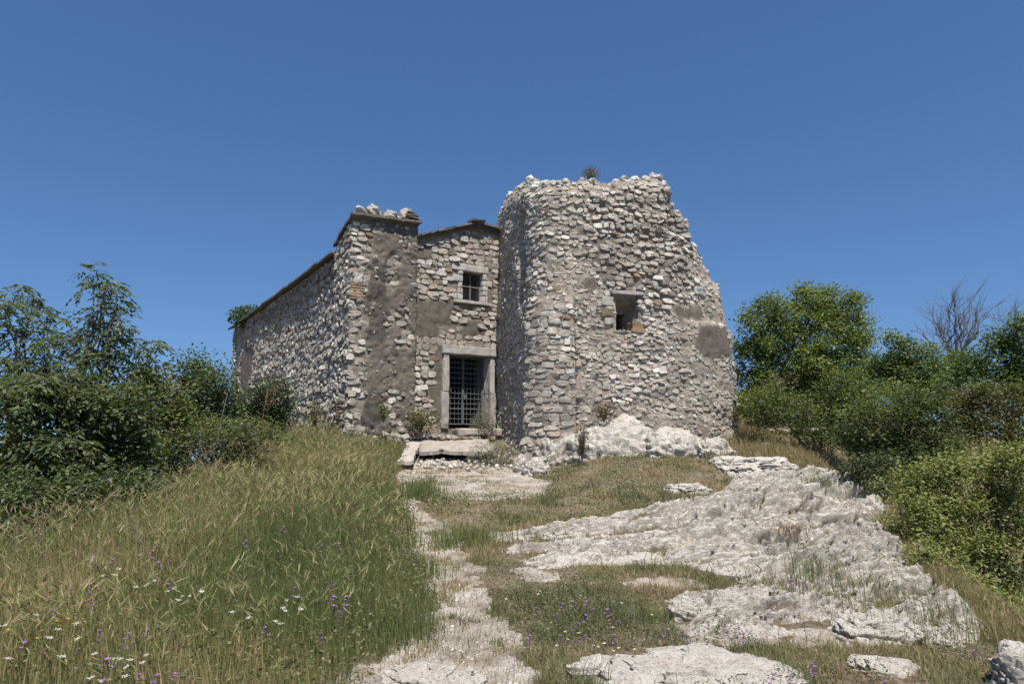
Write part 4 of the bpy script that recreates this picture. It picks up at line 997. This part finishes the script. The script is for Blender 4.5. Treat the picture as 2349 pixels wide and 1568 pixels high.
def tree(name,label,cat,blobs,base,leaf=.09,per=9,nleaf=30,crad=.28,cols=None,group=None,seed=1,asp=.6,trunk_r=.1,stems=3,bark=(.10,.08,.06),droop=.1,pinnate=False,shoot=.0):
    """blobs: (x,y,rx,ry,dist) in reference pixels; base: ground point"""
    C,dv=crown_clumps(blobs,per,seed); base=np.asarray(base,float); root=empty(name,base,label,cat,group); bpy.context.view_layer.update()
    tb=MB(); cents=np.array([at(b[0],b[1],b[4]) for b in blobs]); zc=cents[:,2].mean(); hubs=[]
    for i in range(stems):
        q=cents[rng.integers(len(cents))]; tip=base*.35+np.array([q[0],q[1],base[2]+.62*(q[2]-base[2])])*.65; tip[2]=max(tip[2],base[2]+.35*(zc-base[2]))
        b0=base+np.array([rng.normal(0,.12),rng.normal(0,.12),-.15]); limb(tb,b0,tip,trunk_r,trunk_r*.6,6,.05,6,bark); hubs.append(tip)
    hubs=np.array(hubs); h2=[]
    for c in cents:
        j=np.argmin(np.linalg.norm(hubs-c,axis=1)); limb(tb,hubs[j],c,trunk_r*.5,trunk_r*.16,6,.08,5,bark); h2.append(c)
    h2=np.array(h2); sel=rng.choice(len(C),min(len(C),260),replace=False)
    for c in C[sel]:
        j=np.argmin(np.linalg.norm(h2-c,axis=1)); limb(tb,h2[j],c,trunk_r*.14,.006,4,.05,4,bark)
    o=tb.build('trunk',BARK,root)
    mb=MB(); n=len(C); cc=pal(cols,n,.16)
    if pinnate:
        m=5; cen_=np.repeat(C,m,0); D=np.repeat(dv,m,0)*.35+rng.normal(0,1,(n*m,3))*np.array([1,1,.35]); D/=np.linalg.norm(D,axis=1)[:,None]; D[:,2]+=.10
        Lr=rng.uniform(.16,.30,n*m); S_=np.cross(D,[0,0,1.]); S_/=np.linalg.norm(S_,axis=1)[:,None]+1e-6; ct=np.repeat(cc,m,0)*rng.uniform(.8,1.2,(n*m,1))
        for q,sg in((.45,-1),(.45,1),(.68,-1),(.68,1),(.88,-1),(.88,1),(1.1,0)):
            p=cen_+D*(Lr*q)[:,None]; p[:,2]-=.45*(q**2)*Lr; d=D*.55+S_*sg*.75; d[:,2]-=.55; L=leaf*rng.uniform(.75,1.2,n*m); d/=np.linalg.norm(d,axis=1)[:,None]
            leafquads2(p,d,L,ct*rng.uniform(.88,1.12,(n*m,1)),mb,.34)
    else:
        k=rng.poisson(nleaf*(1.6 if base[0]>2 and base[1]>12 else 1.15),n); id_=np.repeat(np.arange(n),k); p=C[id_]+rng.normal(0,crad*.6,(len(id_),3))*np.array([1,1,.75]); leafquads(p,leaf*.85*rng.uniform(.65,1.3,len(p)),cc[id_]*rng.uniform(.78,1.22,(len(p),1)),mb,.7,asp,droop,dv[id_]*.5)
    mb.build('crown',LEAF,root,False); return root
def leafquads2(c,d,L,col,mb,asp):
    n=len(c); up=rng.normal(0,.5,(n,3))+np.array([0,0,1.]); s=np.cross(d,up); s/=np.linalg.norm(s,axis=1)[:,None]+1e-6; L=L[:,None]
    V=np.stack([c,c+d*L*.45+s*L*asp*.5,c+d*L,c+d*L*.45-s*L*asp*.5],1); o=(np.arange(n)*4)[:,None]; mb.add(V.reshape(-1,3),[o+np.array([[0,1,2,3]])],np.repeat(col,4,0))
def B(d,*bl): return [(a,b,c,e,d+rng.uniform(-.35,.35)) for a,b,c,e in bl]
def foot(dx,d): x=(dx*K-512)/700*d; return np.array([x,d,T(x,d)])
DKG=[(.07,.095,.03),(.085,.115,.034),(.11,.14,.042)]; MDG=[(.12,.165,.042),(.155,.20,.052),(.19,.225,.062)]; YLG=[(.19,.22,.06),(.23,.255,.075),(.15,.185,.05),(.25,.26,.09)]; OLV=[(.12,.13,.04),(.14,.135,.048),(.10,.12,.036),(.14,.115,.055)]
ELD=[(.09,.115,.04),(.11,.135,.048),(.075,.095,.035)]
tree('elder_shrub','tall feathery elder shoots at the far left, cut by the picture edge','shrub',B(11.3,(45,665,28,20),(80,690,38,25),(15,715,30,35),(110,725,28,22),(50,770,50,45),(130,790,40,35),(20,840,50,60),(100,850,55,50)),foot(60,11.5),.10,15,0,.2,ELD,'elder shrubs on the left',11,trunk_r=.05,stems=5,pinnate=True)
tree('elder_shrub','tallest feathery elder on the left, with a pointed loose top against the sky','shrub',B(10.8,(222,622,14,16),(215,655,24,18),(262,648,14,12),(235,690,40,24),(270,700,22,18),(215,735,38,30),(265,745,34,26),(240,790,46,34),(290,790,26,20),(190,830,42,35),(260,850,44,34),(170,780,18,24)),foot(200,11),.10,16,0,.2,ELD,'elder shrubs on the left',12,trunk_r=.05,stems=6,pinnate=True)
tree('elder_shrub','slender elder sprays leaning right beyond the tallest elder','shrub',B(11.2,(348,782,13,9),(322,800,16,10),(350,828,18,14),(340,850,26,18),(318,860,30,22)),foot(290,11.3),.10,15,0,.18,ELD,'elder shrubs on the left',13,trunk_r=.03,stems=3,pinnate=True)
tree('elder_shrub','dense low elder thicket at the left edge above the barley','shrub',B(9.6,(40,930,90,60),(140,930,80,60),(85,878,40,34),(165,872,30,26),(20,880,30,30),(215,905,34,30),(118,905,26,40),(30,1020,80,60),(120,1030,80,60),(60,1095,90,40),(170,1090,60,40)),foot(70,9.8),.095,26,0,.2,ELD,'elder shrubs on the left',14,trunk_r=.05,stems=5,pinnate=True)
tree('leafy_shrub','low dark undergrowth at the left edge behind the meadow ears','shrub',B(8.6,(20,1120,60,50),(90,1130,60,45),(160,1130,60,40),(230,1125,55,40),(300,1110,55,35),(40,1170,60,35),(120,1165,60,30),(20,1205,50,26),(80,1205,50,26),(140,1195,40,22),(40,1225,50,20)),foot(110,8.6),.075,26,28,.2,DKG,'shrubs along the left slope',40,trunk_r=.03,stems=5)
tree('leafy_shrub','dark green shrub below the tallest elder on the left','shrub',B(10.2,(200,930,80,60),(280,940,70,60),(230,1010,80,60),(180,1060,70,50),(290,1030,60,60),(250,1090,70,35)),foot(230,10.4),.085,30,26,.25,DKG+ELD,'shrubs along the left slope',15,trunk_r=.05)
tree('leafy_shrub','olive tinged shrub in front of the dark round tree on the left','shrub',B(13,(320,890,50,40),(370,910,50,45),(345,960,60,50),(400,960,50,50),(320,1020,50,50),(390,1040,60,50)),foot(350,13.2),.085,22,26,.26,OLV+MDG,'shrubs along the left slope',16,trunk_r=.05)
tree('round_tree','dark round topped tree left of the chapel side wall','tree',B(18,(455,838,42,28),(425,870,48,40),(490,865,40,35),(505,905,32,45),(450,920,75,55),(500,960,50,50),(420,970,60,50)),foot(460,18.3),.10,11,34,.34,DKG,'dark trees on the left',17,trunk_r=.09)
tree('leafy_shrub','dark bush growing right against the chapel side wall','shrub',B(20.5,(635,890,32,24),(605,905,40,30),(650,925,22,30),(580,945,55,40),(630,960,45,35),(540,940,45,40)),foot(600,20.5),.09,12,36,.3,[(.036,.065,.02),(.046,.078,.025)],'dark trees on the left',18,trunk_r=.06)
tree('bramble_thicket','pale green bramble with reddish tips at the edge of the meadow','shrub',B(13.3,(420,1030,60,40),(490,1020,60,45),(560,1010,60,35),(450,1075,70,35),(370,1080,60,40),(530,1060,60,30)),foot(450,13.3),.065,26,26,.2,[(.075,.10,.035),(.095,.115,.045),(.12,.10,.05)],None,19,trunk_r=.03,stems=5)
tree('leafy_shrub','grey green shrub between the round tree and the wall bush','shrub',B(16.5,(520,985,50,35),(570,985,45,32),(470,985,45,35),(620,1000,35,25)),foot(540,16.5),.075,18,30,.24,ELD+MDG,'shrubs along the left slope',20,trunk_r=.04)
# right side
tree('round_tree','broad green tree with bare lower stems just right of the tower','tree',B(24,(1735,735,32,30),(1785,705,40,28),(1850,690,34,22),(1835,668,14,12),(1900,678,28,22),(1955,695,28,28),(1900,740,60,40),(1820,750,60,40),(1740,790,42,40),(1700,800,20,26),(1970,770,34,40),(1830,820,70,45),(1920,820,60,50),(1745,860,36,40),(1860,880,60,40),(1960,870,40,45),(1700,860,20,26),(1720,920,34,40),(1770,930,30,30),(1930,930,45,40)),foot(1830,24.3),.12,7.5,52,.30,MDG,'green trees on the right',31,trunk_r=.10,stems=5,bark=(.07,.055,.042))
tree('round_tree','smaller light green tree behind the gap right of the broad tree','tree',B(22,(2060,790,32,28),(2030,840,45,35),(2090,840,40,35),(2040,890,60,45),(2110,890,45,40),(2150,850,36,30),(2190,840,34,26),(2230,855,34,28),(2130,810,22,20),(2180,900,50,36)),foot(2050,22.3),.11,7.5,54,.29,[(.075,.115,.028),(.095,.135,.034)]+MDG,'green trees on the right',32,trunk_r=.07)
tree('round_tree','light green tree cut by the right picture edge','tree',B(17.5,(2330,750,30,22),(2290,785,40,28),(2340,800,40,30),(2250,830,42,32),(2310,850,50,36),(2200,860,36,32),(2350,870,40,40),(2270,890,45,32)),foot(2320,17.8),.10,8,54,.28,[(.09,.135,.036),(.11,.155,.042),(.07,.105,.03)],'green trees on the right',33,trunk_r=.07)
tree('leafy_shrub','dark green dense shrub in the middle of the right thicket','shrub',B(16,(1985,960,55,40),(2060,935,60,45),(2130,930,60,50),(2000,1020,60,40),(2080,1010,70,50),(2160,1010,60,50),(2040,1070,55,30),(1960,1000,40,30),(2110,1070,60,35)),foot(2060,16),.08,10,52,.24,DKG,'shrubs of the right thicket',34,trunk_r=.06)
tree('leafy_shrub','brownish olive shrub near the right edge between light tree and yellow green bush','shrub',B(16.5,(2280,930,50,36),(2330,950,40,45),(2240,980,50,40),(2310,1000,50,40),(2215,935,45,36),(2190,960,40,34),(2255,905,36,30),(2340,900,30,36)),foot(2290,16.6),.08,12,44,.24,OLV,'shrubs of the right thicket',35,trunk_r=.05)
tree('leafy_shrub','dark mid green shrub filling the gap under the broad and the smaller tree','shrub',B(20.5,(1930,880,50,40),(1990,900,45,40),(1950,930,45,32),(1880,930,36,30),(1720,925,26,34),(1760,905,34,30),(1800,925,30,22)),foot(1950,20.5),.085,9,44,.25,DKG+MDG,'shrubs of the right thicket',41,trunk_r=.04)
tree('leafy_shrub','small dark shrub at the brink below the bare stems of the broad tree','shrub',B(20,(1930,960,40,30),(1900,985,30,22),(1740,930,30,35),(1765,960,30,22),(1850,960,40,28),(1890,1005,40,24),(1830,990,30,20)),foot(1900,20),.085,12,30,.27,DKG,'shrubs of the right thicket',36,trunk_r=.04)
tree('leafy_shrub','large sunlit yellow green bush filling the lower right','shrub',B(9.6,(2070,1115,40,30),(2130,1090,50,32),(2200,1075,55,36),(2280,1060,55,36),(2340,1060,40,40),(2100,1165,60,40),(2190,1150,70,50),(2290,1145,60,55),(2340,1190,40,60),(2150,1235,65,50),(2250,1240,70,60),(2200,1310,60,45),(2290,1320,60,60),(2260,1380,50,40),(2330,1400,40,50))+B(8.3,(2120,1270,36,30),(2180,1320,45,36),(2240,1360,50,40),(2300,1400,50,45),(2345,1440,40,40),(2280,1440,36,26)),foot(2220,9.8),.058,34,42,.18,YLG,'shrubs of the right thicket',37,trunk_r=.05,stems=6)
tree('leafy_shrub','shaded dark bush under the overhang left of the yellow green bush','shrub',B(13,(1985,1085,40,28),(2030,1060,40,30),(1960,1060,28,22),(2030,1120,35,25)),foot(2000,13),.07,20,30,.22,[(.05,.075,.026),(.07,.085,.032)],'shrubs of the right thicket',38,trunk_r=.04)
def bare_tree(label,base_px,d,tips,group):
    g=foot(base_px[0],d); b=at(base_px[0],base_px[1],d); root=empty('bare_tree',g,label,'tree',group); bpy.context.view_layer.update(); tb=MB(); limb(tb,g,b,.12,.07,6,.02,6,(.20,.165,.14)); br=MB()
    for (tx,ty) in tips:
        e=at(tx,ty,d+rng.uniform(-1,1)); limb(br,b,e,.05,.008,7,.08,4,(.15,.135,.12)); 
        for k in range(16):
            u=rng.uniform(.3,1); p=b*(1-u)+e*u+np.array([0,0,.16*u*(1-u)*np.linalg.norm(e-b)]); dv=(e-b)/np.linalg.norm(e-b); q=p+(dv*.8+rng.normal(0,.42,3)+np.array([0,0,.25]))*rng.uniform(.3,.85); limb(br,p,q,.012,.004,4,.05,3,(.14,.125,.11))
            for _ in range(2): limb(br,(p+q)/2,q+rng.normal(0,.22,3),.006,.003,3,.02,3,(.14,.125,.11))
    tb.build('trunk',BARK,root); br.build('branches',BARK,root)
bare_tree('leafless grey tree with a fan of fine twigs against the sky on the right',(2190,850),26,[(2115,765),(2140,730),(2150,745),(2175,705),(2190,700),(2205,720),(2225,715),(2245,730),(2260,725),(2165,770),(2225,760)],'leafless trees on the right')
bare_tree('smaller leafless tree behind the light green tree near the right edge',(2320,830),27,[(2290,745),(2310,728),(2330,722),(2345,745),(2300,770)],'leafless trees on the right')

# small plants
def clumpplant(name,label,c,rad,n,leaf,cols,cat='shrub',asp=.4,group=None):
    mb=MB(); p=rng.normal(0,1,(n,3)); p/=np.linalg.norm(p,axis=1)[:,None]; p*=(rng.random((n,1))**.4); p*=np.array(rad)*(.75+.5*vnoise(p[:,0]*3+5,p[:,1]*3,p[:,2]*3,9))[:,None]
    leafquads(p,rng.uniform(.6,1.3,n)*leaf,pal(cols,n,.25),mb,.8,asp,-.2); 
    for k in range(26):
        q=rng.normal(0,1,3); q/=np.linalg.norm(q); q[2]=abs(q[2]); mb.tube([np.array([0,0,-rad[2]*1.1]),q*np.array(rad)*.5,q*np.array(rad)],[.008,.006,.002],4,(.16,.12,.08))
    o=mb.build(name,LEAF,None,False); o.location=[float(q) for q in c]; tag(o,label,cat,group); return o
GG=[(.20,.21,.15),(.24,.25,.18),(.15,.165,.11)]
g=at(1110,978,22.3); clumpplant('silvery_shrub','silvery grey shrub at the right jamb of the barred door',g,(.5,.4,.5),1500,.06,GG,group='silvery shrubs by the door')
g=at(1135,1046,19.3); clumpplant('silvery_shrub','silvery grey shrub below the landing beside the tower foot',g,(.85,.5,.48),2200,.06,GG,group='silvery shrubs by the door')
g=St(np.array([s_of(1360,420)[0]]),np.array([0.]))[0]; g=np.array([g[0],g[1]+.35,float(TZ0+ttop(np.array([s_of(1360,420)[0]]))[0])+.18]); clumpplant('dry_bush','dry twiggy bush growing on top of the broken tower',g,(.28,.24,.27),650,.05,[(.13,.12,.06),(.10,.10,.05),(.18,.14,.08)],'bush')
g=at(566,726,35.5); clumpplant('roof_shrub','leafy green shrub sprouting from the far end of the chapel roof',g,(1.0,.7,.62),1500,.14,[(.06,.10,.03),(.08,.12,.04)],'shrub',.7)
g=at(880,945,20.6); clumpplant('wall_weed','small dark weed rooted in the corner pier above the meadow',g,(.2,.15,.28),420,.06,MDG,'weed',.6)
g=at(965,960,21.9); clumpplant('wall_weed','green weeds at the foot of the facade left of the door',g,(.7,.3,.36),1000,.07,MDG+OLV,'weed',.5)
g=at(1385,940,18.6); clumpplant('wall_weed','dry brown weed growing from the crack above the largest boulder',g,(.35,.2,.28),600,.06,[(.16,.12,.055),(.12,.10,.04)],'weed',.4)
g=at(1335,1010,17.7); clumpplant('wall_weed','dark dry plant in the cleft left of the largest boulder',g,(.2,.2,.5),700,.05,[(.06,.05,.03),(.10,.08,.04)],'weed',.4)
g=at(720,955,20.3); clumpplant('wall_weed','thin light green plant against the side wall near the corner pier',g,(.22,.2,.5),420,.07,YLG,'weed',.5)
def stalk(label,dx,dyt,dyb,d,col,nb=9,spread=.16,r0=.010):
    b,t=at(dx-6,dyb,d),at(dx,dyt,d); b[2]=T(b[0],b[1])-.05; root=MB(); limb(root,b,t,r0,.004,7,.0,5,col)
    for k in range(nb):
        u=rng.uniform(.6,1); p=b*(1-u)+t*u; q=p+np.array([rng.choice([-1,1])*rng.uniform(.3,1)*spread,rng.normal(0,.05),rng.uniform(.2,.9)*spread]); limb(root,p,q,.005,.003,4,-.1,4,col)
        mb_=q
        for s in range(3): root.tube([mb_,mb_+rng.normal(0,.025,3)],[.006,.003],4,col)
    o=root.build('dry_stalk',BARK,None); tag(o,label,'weed stalk','dry stalks above the meadow')
stalk('tall reddish dry stalk standing at the far left of the meadow',82,1150,1400,6.3,(.19,.13,.10),6,.09,.007)
stalk('reddish dry weed stalk in front of the bush by the side wall',614,890,1060,14.5,(.26,.15,.10),12,.3,.014)
stalk('brown dry stalk in the meadow below the bramble',470,1030,1170,9.2,(.15,.10,.075),8,.22)
stalk('thin pale stem standing before the grey green shrub on the left',522,900,1060,14.2,(.24,.22,.17),3,.08)

# ------------------------------------------------------------------ wild flowers
def fl_mesh(kind,h):
    mb=MB(); mb.tube([(0,0,-h),(.01,0,-h*.5),(0,0,0)],[.003,.0025,.002],4,(.09,.12,.04))
    if kind in('purple','red','yellow','cream'):
        c={'purple':(.36,.17,.50),'red':(.62,.05,.03),'yellow':(.55,.36,.05),'cream':(.66,.60,.42)}[kind]; n=3 if kind=='purple' else 1; R_={'purple':.017,'red':.038,'yellow':.022,'cream':.016}[kind]
        for q in range(n):
            o=np.array([rng.normal(0,.016),rng.normal(0,.016),-.028*q]) if q else np.zeros(3)
            for k in range(5 if kind!='yellow' else 8):
                a=k*2*math.pi/(5 if kind!='yellow' else 8)+q; d=np.array([math.cos(a),math.sin(a)*.75-.25,.55]); s=np.array([-math.sin(a),math.cos(a),0])*.55
                mb.add(np.array([o,o+(d*.6+s)*R_,o+d*R_*1.25,o+(d*.6-s)*R_]),[np.array([[0,1,2,3]])],np.array(c)*rng.uniform(.8,1.2))
    else:
        for k in range(26):
            p=np.array([rng.normal(0,.016),rng.normal(0,.016),rng.normal(0,.004)]); r_=.0055
            a=rng.uniform(0,3); d=np.array([math.cos(a),math.sin(a),.2])*r_; s=np.array([-math.sin(a),math.cos(a),.1])*r_
            mb.add(np.array([p-d,p+s,p+d,p-s]),[np.array([[0,1,2,3]])],np.array((.70,.70,.62))*rng.uniform(.85,1.1))
    return mb
protos={}
def flower(kind,dx,dy,h,label,group):
    key=(kind,h,rng.integers(3)); g=ground_at(dx,dy,h); sc=float(np.clip(g[1]/6.5,.85,1.8))
    if key not in protos:
        o=fl_mesh(kind,h+.02).build({'purple':'mallow_flower','red':'poppy','yellow':'yellow_daisy','white':'white_umbel','cream':'cream_flower'}[kind],PETAL,None,False); protos[key]=o
    else:
        o=protos[key].copy(); COL.objects.link(o)
    o.location=(float(g[0]),float(g[1]),float(g[2])+h*1.0); o.rotation_euler=(rng.normal(0,.12),rng.normal(0,.12),rng.uniform(-.6,.6)); s=float(rng.uniform(.6,.95))*(.75 if kind in('white','yellow') else 1); o.scale=(s*sc**.5,s*sc**.5,1); tag(o,label,'flower',group)
c5=lambda L:[(a*.4395,1090+b*.4395) for a,b in L]; c6=lambda L:[(803+a*.378,975+b*.378) for a,b in L]; c7=lambda L:[(1491+a*.378,975+b*.378) for a,b in L]
for p in c5([(1385,30),(1375,65),(1365,95),(1145,165),(625,265),(700,270),(720,290),(720,330),(765,330),(625,350),(495,410),(492,428),(590,440),(830,455),(795,395),(1285,340),(1480,270),(1540,200),(1710,195),(1850,295),(1775,355),(1675,370),(2055,280),(1540,590),(1735,560),(1735,625),(1745,640),(1810,635),(1790,680),(1775,720),(1675,830),(1385,800),(880,575),(475,575),(490,690),(285,712),(520,820),(770,805),(675,830),(648,860),(130,875),(560,960),(730,1050),(820,1050),(910,1040),(545,1078)]):
    flower('purple',p[0],p[1],.55 if p[1]<1400 else .42,'purple mallow flower standing among the tall meadow grass left of the path','purple flowers in the meadow')
for p in c5([(880,280),(820,315),(990,345),(80,505),(535,520),(600,520),(620,485),(730,415),(805,550),(765,573),(705,587),(910,590),(875,603),(1045,600),(1055,610),(990,627),(930,650),(1495,650),(1475,690),(1490,706),(1550,630),(1570,695),(1210,712),(1295,740),(1440,760),(1465,775),(190,725),(115,750),(395,775),(20,785),(300,805),(400,858),(45,955),(325,940),(495,930),(630,965),(680,960),(660,1000),(740,978),(650,1050),(475,1060),(530,1070),(760,940),(600,960),(260,848)]):
    flower('white',p[0],p[1],.52 if p[1]<1400 else .42,'flat topped white flower head standing in the meadow grass left of the path','white flowers in the meadow')
for p in c5([(320,730),(430,755),(355,760),(300,770),(320,775),(380,785),(310,790),(45,815),(115,785),(220,815),(195,857),(155,865),(685,553)]):
    flower('yellow',p[0],p[1],.42,'small golden yellow daisy low in the meadow at the left','yellow flowers in the meadow')
for p in c6([(1475,350),(1515,352),(1575,375),(1890,325),(1745,320),(1130,1110),(1260,1150),(1290,1085),(1350,1075),(1425,1055),(1470,1120),(1560,1120),(1630,1065),(1695,1135),(1570,1190),(1625,1190),(1430,1155),(1385,1210),(1095,1280),(1280,1280),(1425,1278),(1605,1282),(1000,1405),(1930,1245),(2040,1275)])+c7([(490,890),(850,940),(945,945),(355,1195),(470,1245),(525,1240),(565,1265),(935,1205),(985,1450),(1000,1470),(850,1550),(745,1510),(1965,1370),(1430,1560)]):
    flower('purple',p[0],p[1],.2,'purple flower low in the short turf or between rocks right of the path','purple flowers right of the path')
rf=np.random.default_rng(71)
for k in range(46):
    p=(rf.uniform(1130,1660),rf.uniform(1350,1500)); q=ground_at(*p)
    if poly_sd(np.array([q[0]]),np.array([q[1]]),clump)[0]>0: flower('cream',p[0],p[1],.13,'tiny cream flower in the green herb clump right of the path','cream flowers in the herb clump')
for k in range(14): flower('cream',rf.uniform(960,1400),rf.uniform(1105,1180),.1,'tiny cream flower in the turf below the landing','cream flowers in the upper turf')
for p,lb in zip(c7([(503,208),(958,208),(1012,230)]),('red poppy at the left end of the rock ledge on the outcrop top','red poppy in the dry grass right of the rock ledge','brightest red poppy, farthest right on the brink of the outcrop')):
    flower('red',p[0],p[1],.2,lb,'red poppies on the brink')
for p in c7([(905,262),(930,270),(1000,285),(1060,275),(1100,268)]): flower('yellow',p[0],p[1],.22,'tiny yellow flower on the brink behind the outcrop','yellow flowers on the brink')

# ------------------------------------------------------------------ camera, light
cam=bpy.data.cameras.new('camera'); co=bpy.data.objects.new('camera',cam); COL.objects.link(co); scene.camera=co
co.location=(0,0,CAMZ); co.rotation_euler=(math.pi/2+PITCH,0,0); cam.sensor_width=36; cam.lens=36*F/1024; cam.clip_end=3000; cam.clip_start=.05
EL,AZ=math.radians(63),math.radians(12)
sd=Vector((math.sin(AZ)*math.cos(EL),-math.cos(AZ)*math.cos(EL),math.sin(EL)))
sl=bpy.data.lights.new('sun','SUN'); sl.energy=4.2; sl.angle=math.radians(.5); sl.color=(1,.945,.865); so=bpy.data.objects.new('sun',sl); COL.objects.link(so)
so.rotation_euler=sd.to_track_quat('Z','Y').to_euler()
w=bpy.data.worlds.new('World'); scene.world=w; w.use_nodes=True; nt=w.node_tree; nt.nodes.clear()
sk=nt.nodes.new('ShaderNodeTexSky'); sk.sky_type='NISHITA'; sk.sun_disc=False; sk.sun_elevation=EL; sk.sun_rotation=math.pi-AZ; sk.altitude=800; sk.air_density=1.0; sk.dust_density=.2; sk.ozone_density=3.0
tc=nt.nodes.new('ShaderNodeTexCoord'); va=nt.nodes.new('ShaderNodeVectorMath'); va.operation='ADD'; va.inputs[1].default_value=(0,0,.14); nt.links.new(tc.outputs['Generated'],va.inputs[0])
vn_=nt.nodes.new('ShaderNodeVectorMath'); vn_.operation='NORMALIZE'; nt.links.new(va.outputs[0],vn_.inputs[0]); nt.links.new(vn_.outputs[0],sk.inputs[0])
hs=nt.nodes.new('ShaderNodeHueSaturation'); hs.inputs['Saturation'].default_value=1.16; nt.links.new(sk.outputs[0],hs.inputs['Color'])
bg=nt.nodes.new('ShaderNodeBackground'); hs.inputs['Hue'].default_value=.501; bg.inputs[1].default_value=.082; ow=nt.nodes.new('ShaderNodeOutputWorld'); nt.links.new(hs.outputs[0],bg.inputs[0]); nt.links.new(bg.outputs[0],ow.inputs[0])
scene.view_settings.view_transform='Standard'; scene.view_settings.look='None'; scene.view_settings.exposure=.75; scene.view_settings.gamma=1
scene.cycles.max_bounces=6; scene.cycles.diffuse_bounces=3; scene.cycles.transmission_bounces=4; scene.cycles.transparent_max_bounces=4
